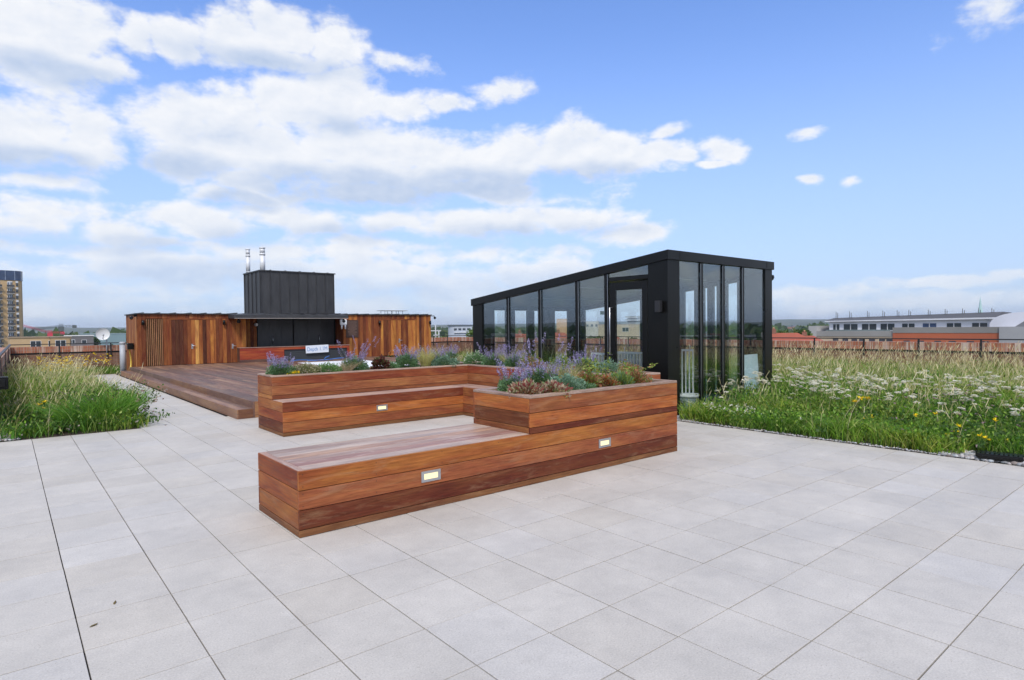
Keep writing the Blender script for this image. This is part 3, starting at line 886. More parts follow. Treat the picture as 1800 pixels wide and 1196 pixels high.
def hut():
    root = empty('timber_hut', (3.5, 24.5, 0), 0, 'long low cedar clad pool hut with a dark zinc block rising from its roof', 'hut')
    ox, oy = 3.5, 24.5
    xl, xr, yf, yb, zb, zt = 3.5, 15.38, 24.5, 26.9, .29, 2.10
    def add(name, m, mat, par=root, bev=0.0):
        o = m.build(name, mat, par, bevel=bev)
        return o
    # left wing cladding (louvre 3.79-4.28, double door 4.49-6.02)
    m = MB()
    vboards(m, xl, 3.77, yf, .05, zt, seq=[B2, B1], ox=ox, oy=oy)
    vboards(m, 4.30, 4.52, yf, zb, 1.94, seq=[B2, B2], ox=ox, oy=oy)
    vboards(m, 3.772, 6.52, yf, 1.945, zt, seq=[B1, B2, B2, B1, (.30, .11, .045), B2, B1], ox=ox, oy=oy)
    vboards(m, 6.00, 6.52, yf, zb, 1.94, seq=[B1, B2, O2, B1], ox=ox, oy=oy)
    vboards(m, yf+.022, yb, xl, .0, zt, axis='y', seq=[O2, (.44, .2, .08), O2, B2, (.34, .14, .06), O2], ox=ox, oy=oy)
    # return walls of the recess under the canopy
    vboards(m, 7.13, 7.74, 25.32, zb, zt, seq=[B1, B2, O2, B1, O2], ox=ox, oy=oy)
    vboards(m, yf+.022, 25.3, 7.10, zb, zt, axis='y', seq=[D1, B1], ox=ox, oy=oy)
    add('cladding', m, M['cedar'], bev=.002)
    m = MB()
    vboards(m, 11.04, 11.28, yf+.0, zb, zt, seq=[O2, B2], ox=ox, oy=oy)
    vboards(m, yf+.022, 25.3, 11.04, zb, zt, axis='y', seq=[B2, B1], ox=ox, oy=oy)
    # right wing
    vboards(m, 11.285, 12.72, yf, .02, zt, seq=[O1, O2, O1, B1, B2, B1, B2, O2, B1, B2, B2, B1], ox=ox, oy=oy)
    vboards(m, 12.725, 14.62, yf, 1.93, zt, seq=[B1, B2, B1, B2, B1, B2, B1, B2, B1, B1, O1, O2], ox=ox, oy=oy)
    vboards(m, 14.62, xr, yf, .02, zt, seq=[O1, D1, B2, O1, O2, O1], ox=ox, oy=oy)
    vboards(m, yf+.022, yb, xr-.02, 0, zt, axis='y', seq=[D1, B1], ox=ox, oy=oy)
    add('cladding', m, M['cedar'], bev=.002)
    m = MB()
    m.box(xl+.03-ox, 7.08-ox, .2, yb-.01-oy, 0, zt-.01); m.box(11.3-ox, xr-.03-ox, .05, yb-.01-oy, 0, zt-.01); m.box(7.081-ox, 11.29-ox, .86, yb-.01-oy, 0, zt-.01)
    m.box(4.3-ox, 7.08-ox, .03, .199, .28, zt-.01)
    add('core', m, M['dark'])
    # louvre: fins in front of a dark opening
    m = MB()
    n = 9
    for k in range(n):
        x = 3.80+k*(4.27-3.80)/(n-1)
        m.box(x-.014-ox, x+.014-ox, .0, .07, zb, 1.93, ax='z', col=jc((.30, .15, .075)))
    add('louvre', m, M['cedar'])
    # double doors
    def door(x0, x1, z0, z1, seq, handle=None, split=True):
        d = MB()
        vboards(d, x0+.06, x1-.06, yf+.004, z0, z1-.05, seq=seq, ox=ox, oy=oy)
        o = add('double_door' if split else 'timber_door', d, M['cedar'], bev=.002)
        f = MB()
        f.box(x0-ox, x1-ox, -.008, .02, z1-.045, z1, ax='x', col=jc(B2)); f.box(x0-ox, x0+.055-ox, -.006, .02, z0, z1-.046, ax='z', col=jc(B2)); f.box(x1-.055-ox, x1-ox, -.006, .02, z0, z1-.046, ax='z', col=jc(O2))
        f.build('door_frame', M['cedar'], o)
        if handle:
            h = MB(); hx, hz = handle
            h.box(hx-.03-ox, hx+.03-ox, -.008, .004, hz-.09, hz+.09)
            h.tube([(hx-ox, -.008, hz+.02), (hx-ox, -.05, hz+.02), (hx+.12-ox, -.05, hz+.02)], .011, 8)
            h.build('handle', M['steel'], o)
        return o
    door(4.50, 6.02, zb, 1.95, [D1, D1, D1, B1, B2, O2, (.62, .32, .09), O2, D1, B2, O1, (.42, .16, .05)], (5.22, .94))
    door(6.525, 6.93, zb, zt-.02, [B2, O2, O1], (6.60, .90), False)
    vb = MB(); vboards(vb, 6.93, 7.1, yf, zb, zt, seq=[O1], ox=ox, oy=oy); add('door_jamb', vb, M['cedar'])
    door(12.73, 14.6, .3, 1.93, [O1, B1, B1, B2, O1, O1, O2, O1, B1, B2, B1, O1, O1], (13.70, .95))
    # dark metal doors at the back of the recess
    def mdoor(x0, x1, hx):
        d = MB(); d.box(x0-ox, x1-ox, .82, .86, zb, 2.02)
        w = (x1-x0)/3
        for k in range(1, 3): d.box(x0+k*w-.008-ox, x0+k*w+.008-ox, .812, .82, zb, 2.02)
        o = add('metal_door', d, M['zinc'])
        h = MB(); h.tube([(hx-ox, .78, .92), (hx-ox, .78, 1.24)], .014, 8); h.tube([(hx-ox, .82, .96), (hx-ox, .78, .96)], .01, 6); h.tube([(hx-ox, .82, 1.2), (hx-ox, .78, 1.2)], .01, 6)
        h.build('handle', M['steel'], o)
    mdoor(7.78, 9.18, 8.36); mdoor(9.24, 10.98, 10.3)
    # roof sheet with raised seams, slightly oversailing
    m = MB()
    m.box(xl-.05-ox, 6.4-ox, -.06, yb+.05-oy, zt+.001, zt+.035); m.box(6.4-ox, 11.0-ox, -.06, yb+.05-oy, zt+.001, zt+.034); m.box(11.0-ox, xr+.04-ox, -.06, yb+.05-oy, zt+.001, zt+.035)
    for k in range(24):
        x = xl+.2+k*.5
        if x < xr: m.box(x-.015-ox, x+.015-ox, -.05, yb-oy, zt+.035, zt+.065)
    add('roof', m, M['zinc'])
    # canopy: sheet sloping down to a deep fascia
    m = MB(); ya, yc = 23.66-oy, .0
    xa, xb = 6.46-ox, 10.88-ox
    P = lambda x, y, z: (x, y, z)
    prof = [(yc+.02, 2.135), (ya, 2.075), (ya, 1.955), (ya+.06, 1.935), (yc+.02, 1.96)]
    for i in range(len(prof)):
        (y1_, z1_), (y2_, z2_) = prof[i], prof[(i+1) % len(prof)]
        m.face([(xa, y1_, z1_), (xb, y1_, z1_), (xb, y2_, z2_), (xa, y2_, z2_)])
    m.face([(xa, y, z) for y, z in prof]); m.face([(xb, y, z) for y, z in reversed(prof)])
    for k in range(10):
        x = xa+.1+k*.5
        if x < xb: m.box(x-.012, x+.012, ya+.02, yc+.02, 2.10, 2.15)
    add('canopy', m, M['zinc'])
    m = MB(); m.box(xa, xb, ya-.006, ya-.001, 1.936, 1.952); add('canopy_trim', m, plain('pale_drip_edge', (.42, .38, .34), .5, var=.1))
    # zinc plant block
    x0, x1, y0, y1, z1 = 7.88-ox, 10.97-ox, 25.2-oy, 27.3-oy, 3.86
    m = MB(); m.box(x0, x1, y0, y1, 2.14, z1)
    for k in range(9):
        x = x0+.02+k*(x1-x0-.04)/8; m.box(x-.012, x+.012, y0-.03, y0, 2.14, z1)
    for k in range(5):
        y = y0+.02+k*(y1-y0-.04)/4; m.box(x0-.03, x0, y-.012, y+.012, 2.14, z1)
    m.box(x0-.045, x1+.045, y0-.045, y1+.045, z1+.001, z1+.045)
    for k in range(5): m.box(x0+.4+k*.6, x0+.43+k*.6, y0-.03, y1, z1+.045, z1+.07)
    add('plant_block', m, M['zinc'])
    for (x, y, r) in ((8.33-ox, 26.3-oy, .105), (8.00-ox, 27.15-oy, .085)):
        m = MB(); zb_ = 2.14 if x < x0 else z1+.04
        m.tube([(x, y, zb_), (x, y, 4.62)], r, 20); m.tube([(x, y, 4.62), (x, y, 4.70)], r*1.12, 20); m.tube([(x, y, 4.70), (x, y, 4.93)], r*.97, 20)
        m.tube([(x, y, 4.90), (x, y, 4.945)], r*1.15, 20)
        m.tube([(x, y, 3.95), (x, y, 3.98)], r*1.08, 20)
        add('flue', m, M['flue'])
hut()

def wall_light(x, z, label, y=24.5):
    r = empty('wall_light', (x, y, z), 0, label, 'wall light', 'black cylinder lights on the hut')
    m = MB(); m.box(-.025, .025, -.03, 0, -.03, .03); m.build('bracket', M['black'], r)
    m = MB(); m.tube([(0, -.075, -.085), (0, -.075, .085)], .048, 14); m.build('lamp_body', M['black'], r)
wall_light(3.68, 1.80, 'black cylinder wall light just left of the slatted louvre on the hut')
wall_light(6.30, 1.80, 'black cylinder wall light between the double doors and the zinc canopy')
wall_light(12.70, 1.76, 'black cylinder wall light left of the right hand hut doors')
wall_light(15.30, 1.76, 'black cylinder wall light at the far right corner of the hut')

def cctv(name, p, rz, label, drop=.09, ar=.2):
    r = empty(name, p, rz, label, 'camera')
    m = MB(); m.tube([(0, 0, 0), (.0, -ar+.03, .0), (.0, -ar, -drop+.03)], .018, 8); m.box(-.05, .05, -.01, .01, -.05, .05); m.build('arm', M['black'], r)
    m = MB(); m.tube([(0, -ar, -drop+.05), (0, -ar, -drop+.0)], [.05, .062], 16)
    bm = [(0, -ar, -drop-.055*math.sin(a)) for a in (0, .5, 1.0, 1.4)]
    m.tube([(0, -ar, -drop+.0), (0, -ar, -drop-.03), (0, -ar, -drop-.055), (0, -ar, -drop-.068)], [.058, .052, .032, .006], 16)
    m.build('dome', plain('smoked_dome', (.015, .015, .018), .08, var=0), r)
cctv('security_camera', (3.46, 24.47, 2.06), R(-45), 'black security camera at the left corner of the hut roof')
cctv('security_camera', (15.4, 24.55, 2.07), R(60), 'black security camera on an arm at the right end of the hut')
def spot(x, label):
    r = empty('spotlight', (x, 23.95, 1.93), 0, label, 'spotlight', 'black spotlights under the canopy')
    m = MB(); m.box(-.03, .03, -.03, .03, -.05, 0); m.build('bracket', M['black'], r)
    m = MB(); m.tube([(.03, .06, -.07), (-.02, -.08, -.10)], [.05, .07], 14); m.build('lamp_head', M['black'], r)
spot(6.68, 'black spotlight hanging under the left end of the zinc canopy')
spot(10.80, 'black spotlight hanging under the right end of the zinc canopy')
def small_fixtures():
    m = MB(); m.tube([(0, 0, 0), (0, -.05, 0)], .07, 14); 
    m.tube([(0, -.05, 0), (0, -.11, 0), (0, -.14, 0)], [.075, .06, .02], 14)
    tag(m.build('sensor_dome', M['whitep'], loc=(7.70, 25.3, 1.72)), 'small round white sensor on the wall beside the dark metal doors', 'sensor')
    r = empty('twin_lamp_unit', (11.02, 24.46, 1.58), 0, 'white box with two short stems hung under the right canopy end', 'emergency light')
    m = MB(); m.box(-.16, .14, -.08, .02, .09, .33); m.build('casing', M['whitep'], r, bevel=.03)
    for x in (-.09, .07):
        m = MB(); m.tube([(x, -.04, .09), (x, -.04, -.08)], [.035, .028], 12); m.build('lamp', M['whitep'], r)
    r = empty('plaque', (11.43, 24.47, 1.15), 0, 'dark bronze notice plaque with lines of small lettering on orange cladding', 'plaque')
    m = MB(); m.box(-.265, .265, 0, .02, 0, .72); m.box(-.28, .28, .004, .024, -.015, .735); m.build('plate', M['plaque'], r)
    m = MB(); random.seed(5)
    for k in range(13):
        z = .66-k*.047; hw = (.20, .21, .17, .22, .20, .16, .21, .19, .12, .20, .22, .15, .18)[k]
        x = -hw
        while x < hw:
            w = random.uniform(.02, .06); m.box(x, min(hw, x+w), -.003, 0, z-.011, z+.008); x += w+.014
    m.build('lettering', M['plaqtxt'], r)
    r = empty('hose_reel', (3.40, 25.25, .75), 0, 'black wall tap box with a bright yellow hose hanging from it', 'hose')
    m = MB(); m.box(-.10, .08, -.16, .12, .12, .34); m.build('tap_box', M['black'], r, bevel=.012)
    m = MB(); pts = []
    for k in range(20):
        t = k/19; pts.append((-.04+.03*math.sin(t*4), -.02-.38*t*t, .12-.86*t))
    m.tube(pts, .021, 8); m.build('hose', M['yellow'], r)
    r = empty('vent_pipe', (3.12, 24.95, 0), 0, 'fat grey standing pipe beside the left corner of the timber hut', 'pipe')
    m = MB(); m.tube([(0, 0, 0), (0, 0, 1.08)], .088, 22); m.build('pipe', M['greyp'], r)
    m = MB(); m.tube([(0, 0, 1.07), (0, 0, 1.12), (0, 0, 1.15)], [.10, .10, .06], 22); m.build('cap', M['greyp'], r)
    # satellite dish on the far parapet
    r = empty('satellite_dish', (2.98, 27.93, .55), 0, 'round white satellite dish on a pole fixed to the far parapet', 'satellite dish')
    m = MB(); m.tube([(0, 0, 0), (0, 0, .78)], .022, 10); m.tube([(0, 0, .1), (0, .06, .1)], .02, 8); m.build('pole', M['greyp'], r)
    m = MB(); n = 28; rings = [(0.0, 0.0), (.09, .008), (.17, .028), (.225, .055)]
    def pt(rr, dy, a): return (-.13+rr*math.cos(a), -.10-dy*1.0+.03*0, .86+rr*math.sin(a))
    for i in range(len(rings)-1):
        for k in range(n):
            a0, a1 = 2*math.pi*k/n, 2*math.pi*(k+1)/n
            r0, r1 = rings[i], rings[i+1]
            m.face([pt(*r0, a0), pt(*r1, a0), pt(*r1, a1), pt(*r0, a1)] if i else [pt(*r0, 0), pt(*r1, a0), pt(*r1, a1)], smooth=True)
            b0, b1 = (r0[0], r0[1]-.012), (r1[0], r1[1]-.012)
            m.face([pt(*b0, a0), pt(*b0, a1), pt(*b1, a1), pt(*b1, a0)][::1] if i else [pt(*b0, 0), pt(*b1, a1), pt(*b1, a0)], smooth=True)
    m.build('dish', M['whitep'], r)
    m = MB(); m.tube([(-.13, -.1, .66), (-.13, -.36, .82)], .01, 6); m.tube([(-.13, -.34, .82), (-.13, -.40, .84)], .028, 10); m.tube([(0, 0, .76), (-.06, -.06, .84)], .018, 6); m.build('arm', M['greyp'], r)
    # rooftop air conditioning frame seen over the hut
    r = empty('roof_plant_frame', (14.3, 26.3, 2.14), 0, 'thin pale rooftop frame with a flat dark top standing on the hut roof', 'roof plant')
    m = MB()
    for x in (-.45, -.1, .15, .5):
        for y in (-.2, .2): m.tube([(x, y, 0), (x, y, .20)], .012, 6)
    m.build('leg', M['steel'], r)
    m = MB(); m.box(-.62, .72, -.3, .3, .20, .225); m.box(-.15, .25, -.2, .2, .05, .06); m.build('tray', M['greyp'], r)
    # ground floodlight by the right hand bed
    r = empty('ground_floodlight', (8.33, 1.72, 0), R(-80), 'black flat floodlight lying on the pebbles at the edge of the meadow', 'floodlight')
    m = MB()
    m.box(-.20, .20, -.10, .10, .035, .085); m.box(-.17, .17, -.12, -.10, .03, .075)
    for k in range(9): m.box(-.17+k*.04, -.155+k*.04, -.09, .09, .085, .10)
    m.build('lamp_body', M['black'], r, bevel=.01)
    for q in (-.21, .202):
        m = MB(); m.box(q, q+.008, -.02, .06, .0, .09); m.build('bracket', M['black'], r)
small_fixtures()
for i, (x, y, a, lb) in enumerate(((.32, 3.81, .4, 'small curled brown leaf on the slabs, nearest the camera'), (.44, 4.05, 1.3, 'tiny brown leaf on the slabs, slightly further off'))):
    m = MB(); c = (.20, .15, .06)
    pts = [(-.022, 0, .003), (-.008, .007, .006), (.01, .006, .004), (.022, 0, .009), (.01, -.006, .005), (-.008, -.006, .007)]
    m.face(pts, c); m.face([(p[0], p[1], p[2]-.0012) for p in reversed(pts)], c)
    o = m.build('fallen_leaf', M['leaf'], loc=(x, y, 0)); o.rotation_euler.z = a
    tag(o, lb, 'leaf')

# ================================================================== GLASS PAVILION
def pavilion():
    X0, X1, Y0, Y1 = 8.45, 11.92, 6.14, 11.62
    ox, oy = X0, Y0
    sl = -.1072
    root = empty('glass_pavilion', (X0, Y0, 0), 0, 'black framed glass pavilion with a roof sloping down towards the rear', 'pavilion')
    zt = lambda y: 2.77+sl*(y-Y0)
    K = M['black']
    def wedge(m, x0, x1, y0, y1, a, b, mi=0):
        """box whose top/bottom follow the roof pitch: from zt-a to zt-b (or flat bottom if a is None)"""
        za = lambda y: (zt(y)-a)
        zb = lambda y: (zt(y)-b)
        P = [(x0-ox, y0-oy, za(y0)), (x1-ox, y0-oy, za(y0)), (x1-ox, y1-oy, za(y1)), (x0-ox, y1-oy, za(y1)),
             (x0-ox, y0-oy, zb(y0)), (x1-ox, y0-oy, zb(y0)), (x1-ox, y1-oy, zb(y1)), (x0-ox, y1-oy, zb(y1))]
        for f in ((0, 3, 2, 1), (4, 5, 6, 7), (0, 1, 5, 4), (2, 3, 7, 6), (1, 2, 6, 5), (3, 0, 4, 7)): m.face([P[i] for i in f], mi=mi)
    def post(m, x0, x1, y0, y1, z0=0.0, a=.155):
        """upright whose head follows the pitch"""
        P = [(x0-ox, y0-oy, z0), (x1-ox, y0-oy, z0), (x1-ox, y1-oy, z0), (x0-ox, y1-oy, z0),
             (x0-ox, y0-oy, zt(y0)-a), (x1-ox, y0-oy, zt(y0)-a), (x1-ox, y1-oy, zt(y1)-a), (x0-ox, y1-oy, zt(y1)-a)]
        for f in ((0, 3, 2, 1), (4, 5, 6, 7), (0, 1, 5, 4), (2, 3, 7, 6), (1, 2, 6, 5), (3, 0, 4, 7)): m.face([P[i] for i in f])
    o = .03
    m = MB(); wedge(m, X0-o, X1+o, Y0-o, Y0+.05, .155, 0); wedge(m, X0-o, X1+o, Y1-.05, Y1+o, .155, 0)
    wedge(m, X0-o, X0+.05, Y0+.051, Y1-.051, .155, 0); wedge(m, X1-.05, X1+o, Y0+.051, Y1-.051, .155, 0)
    m.box(.30, .315, -o-.004, -o, 2.62, 2.775); m.box(3.20, 3.215, -o-.004, -o, 2.62, 2.775)
    m.build('fascia', K, root, bevel=.004)
    m = MB(); wedge(m, X0+.05, X1-.05, Y0+.05, Y1-.05, .045, .02); m.build('roof', M['zinc'], root)
    m = MB(); wedge(m, X0+.05, X1-.05, Y0+.05, Y1-.05, .17, .15); m.build('ceiling', plain('grey_ceiling', (.045, .048, .055), .35, var=.1), root)
    for k, y in enumerate((7.3, 8.7, 10.1)):
        m = MB(); wedge(m, X0+.5, X1-.5, y, y+.05, .185, .171); m.build('ceiling_track', M['steel'], root)
    m = MB(); m.box(.02, X1-ox-.02, .02, Y1-oy-.02, -.04, .02); m.build('floor', plain('dark_teal_floor', (.025, .05, .055), .25, var=.1), root)
    m = MB(); m.box(0, X1-ox, .0, .05, .0, .07); m.box(0, .05, .051, Y1-oy, 0, .07); m.box(X1-ox-.05, X1-ox, .051, Y1-oy, 0, .07); m.box(.051, X1-ox-.051, Y1-oy-.05, Y1-oy, 0, .07)
    m.build('sill', K, root)
    # corner columns (clad panels)
    for (a, b, c, d) in ((X0, X0+.33, Y0, Y0+.06), (X0, X0+.06, Y0+.061, Y0+.40), (X1-.27, X1, Y0, Y0+.08), (X1-.08, X1, Y0+.081, Y0+.30), (X0, X0+.08, Y1-.36, Y1), (X1-.08, X1, Y1-.3, Y1), (X0+.081, X0+.3, Y1-.08, Y1)):
        m = MB(); post(m, a, b, c, d, .0); m.build('column', K, root, bevel=.003)
    gl = M['glass']
    rub = M['dark']
    # south front: four tall panes with narrow mullions
    xs = [X0+.33, 9.455, 10.155, 10.83, X1-.27]
    # mullion centres from the front elevation
    for x in xs[1:-1]:
        m = MB(); post(m, x-.032, x+.032, Y0+.004, Y0+.062, .07); m.build('mullion', K, root, bevel=.002)
        m = MB(); post(m, x-.044, x-.036, Y0+.002, Y0+.004, .08, .17); m.build('glazing_bead', M['steel'], root)
    for a, b in zip(xs[:-1], xs[1:]):
        m = MB(); a_, b_ = a+(.033 if a != xs[0] else .001), b-(.033 if b != xs[-1] else .001)
        post(m, a_, b_, Y0+.028, Y0+.034, .07); m.build('glass_pane', gl, root)
    # west side: three big panes, one pane, door bay with transom light
    ys = [6.55, 7.50, 8.24, 9.30, 10.34, Y1-.36]
    for y in ys[1:-1]:
        m = MB(); post(m, X0+.004, X0+.062, y-.036, y+.036, .07); m.build('mullion', K, root, bevel=.002)
        m = MB(); post(m, X0+.001, X0+.003, y-.050, y-.042, .08, .17); m.build('glazing_bead', M['steel'], root)
    for a, b in zip(ys[1:-1], ys[2:]):
        m = MB(); post(m, X0+.028, X0+.034, a+.037, b-(.037 if b != ys[-1] else .001), .07); m.build('glass_pane', gl, root)
    # transom light over the door
    m = MB(); m.box(.004, .062, 6.55-oy, 7.464-oy, 2.33, 2.40); m.build('transom', K, root, bevel=.002)
    m = MB(); y0, y1 = 6.55, 7.464
    P = [(.028, y0-oy, 2.40), (.034, y0-oy, 2.40), (.034, y1-oy, 2.40), (.028, y1-oy, 2.40), (.028, y0-oy, zt(y0)-.155), (.034, y0-oy, zt(y0)-.155), (.034, y1-oy, zt(y1)-.155), (.028, y1-oy, zt(y1)-.155)]
    for f in ((0, 3, 2, 1), (4, 5, 6, 7), (0, 1, 5, 4), (2, 3, 7, 6), (1, 2, 6, 5), (3, 0, 4, 7)): m.face([P[i] for i in f])
    m.build('glass_pane', gl, root)
    d = MB()
    a, b = 6.58-oy, 7.42-oy
    d.box(.02, .07, a, a+.11, .07, 2.30); d.box(.02, .07, b-.13, b, .07, 2.30); d.box(.02, .07, a+.111, b-.131, 2.16, 2.30); d.box(.02, .07, a+.111, b-.131, .07, .22)
    dr = d.build('door', K, root, bevel=.003)
    m = MB(); m.box(.04, .046, a+.111, b-.131, .22, 2.16); m.build('glass_pane', gl, dr)
    m = MB(); m.tube([(.02, b-.06, 1.0), (-.05, b-.06, 1.0), (-.05, b-.06, 1.85), (.02, b-.06, 1.85)], .014, 8); m.build('handle', M['steel'], dr)
    # north end: wide dark piers with openings
    zh = 1.925
    m = MB()
    m.box(X0+.081-ox, X1-.081-ox, Y1-.08-oy, Y1-oy, zh, zt(Y1)-.15); m.build('head_panel', K, root)
    nx = [(X0+.30, 8.66), (8.88, 9.10), (9.42, 9.66), (9.90, 10.16), (10.36, 10.52), (10.92, X1-.08)]
    nx = [(8.751, 9.04), (9.41, 9.68), (10.10, 10.32), (10.50, 10.74), (10.80, 11.04), (11.54, 11.84)]
    for a, b in nx:
        m = MB(); m.box(a-ox, b-ox, Y1-.08-oy, Y1-oy, .07, zh-.001); m.build('pier', K, root, bevel=.003)
    for (a, b), (c, e) in zip(nx[:-1], nx[1:]):
        m = MB(); m.box(b-ox+.001, c-ox-.001, Y1-.045-oy, Y1-.039-oy, .07, zh); m.build('glass_pane', gl, root)
    # east side: sloped-head openings between dark piers
    ey = [(6.44, 6.86), (7.10, 7.34), (7.43, 7.57), (7.66, 7.90), (8.17, 9.41), (10.38, 10.45), (11.28, 11.319)]
    def pier(a, b):
        m = MB(); post(m, X1-.08, X1, a, b, .07, .28); m.build('pier', K, root, bevel=.003)
    for a, b in ey: pier(a, b)
    m = MB(); wedge(m, X1-.08, X1, 6.441, 11.319, .279, .155); m.build('head_panel', K, root)
    for (a, b), (c, e) in zip(ey[:-1], ey[1:]):
        m = MB(); post(m, X1-.045, X1-.039, b+.001, c-.001, .07, .28); m.build('glass_pane', gl, root)
    # small EXIT sign board inside (green)
    m = MB(); m.box(1.9, 2.02, 3.2, 3.21, 1.78, 1.86, col=(.03, .25, .13)); m.build('exit_board', M['paint'], root)
pavilion()

def pav_fixtures():
    r = empty('wall_light', (8.45, 6.28, 1.83), 0, 'square black wall light on the dark panel beside the pavilion door', 'wall light')
    m = MB(); m.box(-.02, 0, -.05, .05, -.08, .08); m.build('bracket', M['black'], r)
    m = MB(); m.box(-.11, -.02, -.05, .045, -.085, .105); m.build('lamp_body', plain('dark_grey_metal', (.02, .02, .022), .4, var=.05), r, bevel=.006)
    cctv('security_camera', (11.93, 6.20, 2.52), R(90), 'dome security camera under the roof edge at the pavilion right corner', .05, .07)
pav_fixtures()

def balustrade(name, p0, p1, h, n, label, base=0.02):
    d = Vector((p1[0]-p0[0], p1[1]-p0[1], 0)); ln = d.length
    r = empty(name, (*p0, base), math.atan2(d.y, d.x), label, 'balustrade', 'white stair balustrades inside the pavilion')
    W = M['whitep']
    m = MB(); m.box(0, ln, -.025, .025, h-.04, h); m.build('top_rail', W, r, bevel=.003)
    m = MB(); m.box(0, ln, -.03, .03, .03, .075); m.build('bottom_rail', W, r)
    proto = None
    for k in range(n):
        x = .012+k*(ln-.024)/(n-1)
        if proto is None:
            m = MB(); m.box(-.0115, .0115, -.028, .028, .076, h-.041); proto = m.build('slat', W, r); proto.location.x = x
        else:
            c = proto.copy(); COL.objects.link(c); c.parent = r; c.location.x = x
    m = MB(); m.tube([(ln*.7, 0, h), (ln*.7, 0, h+.09)], .008, 8); m.build('finial', W, r)
balustrade('stair_balustrade', (9.30, 7.29), (9.25, 7.94), 1.0, 10, 'white slatted balustrade seen through the pavilion door glass')
balustrade('stair_balustrade', (8.92, 7.90), (8.90, 8.27), .98, 5, 'short white slatted balustrade left of the pavilion door bay')
balustrade('stair_balustrade', (10.90, 7.58), (11.02, 7.37), 1.0, 4, 'white slatted balustrade behind the first front glass pane')
def base_disc():
    m = MB(); m.tube([(0, 0, .0), (0, 0, .05)], .26, 28)
    tag(m.build('floor_plinth', M['whitep'], loc=(11.02, 7.50, .021)), 'round white floor plinth under the slatted balustrade inside the pavilion', 'plinth')
    m = MB(); m.box(0, .56, 0, .02, 0, .90, M=Matrix.Rotation(R(-4), 4, 'X'))
    tag(m.build('leaning_board', plain('pale_blue_board', (.52, .64, .70), .4, var=.03), loc=(11.07, 6.235, .03)), 'pale blue blank board leaning inside the last front glass pane', 'board')
base_disc()

# ================================================================== CITY
def P(az, d, z=0.0): return Vector((d*math.sin(R(az)), d*math.cos(R(az)), z))
def frame(az, d, turn=0.0):
    """local x = to the right as seen from the terrace, y = away; returns loc, rotation"""
    p = P(az, d); return (p.x, p.y, 0), -R(az)+R(turn)
def city_box(name, az, d, w, dep, z1, label, cat='building', wall=(.4, .3, .2), roof=(.12, .12, .12), windows=(), group=None, turn=0, parapet=True, mat='far', glass=(.04, .05, .06), frame_c=(.6, .6, .6)):
    loc, rz = frame(az, d, turn)
    r = empty(name, loc, rz, label, cat, group)
    m = MB(); m.box(-w/2, w/2, 0, dep, GZ, z1, col=wall, jit=False); m.build('wall', M[mat], r)
    m = MB(); m.box(-w/2-.15, w/2+.15, -.15, dep+.15, z1+.001, z1+.25, col=roof, jit=False); m.build('roof', M['far'], r)
    for (x0, x1, za, zb) in windows:
        m = MB(); m.box(x0, x1, -.04, .02, za, zb, col=glass); f = m.build('window', M['winglass'], r)
        m = MB(); t = .09
        m.box(x0-t, x1+t, -.08, -.041, zb, zb+t, col=frame_c); m.box(x0-t, x1+t, -.12, -.041, za-t, za, col=frame_c); m.box(x0-t, x0, -.08, -.041, za, zb, col=frame_c); m.box(x1, x1+t, -.08, -.041, za, zb, col=frame_c)
        if x1-x0 > 1.0: m.box((x0+x1)/2-.05, (x0+x1)/2+.05, -.08, -.041, za, zb, col=frame_c)
        m.build('frame', M['far'], f)
    return r
M['winglass'] = attrmat('window_glass', .12, .3, .5)

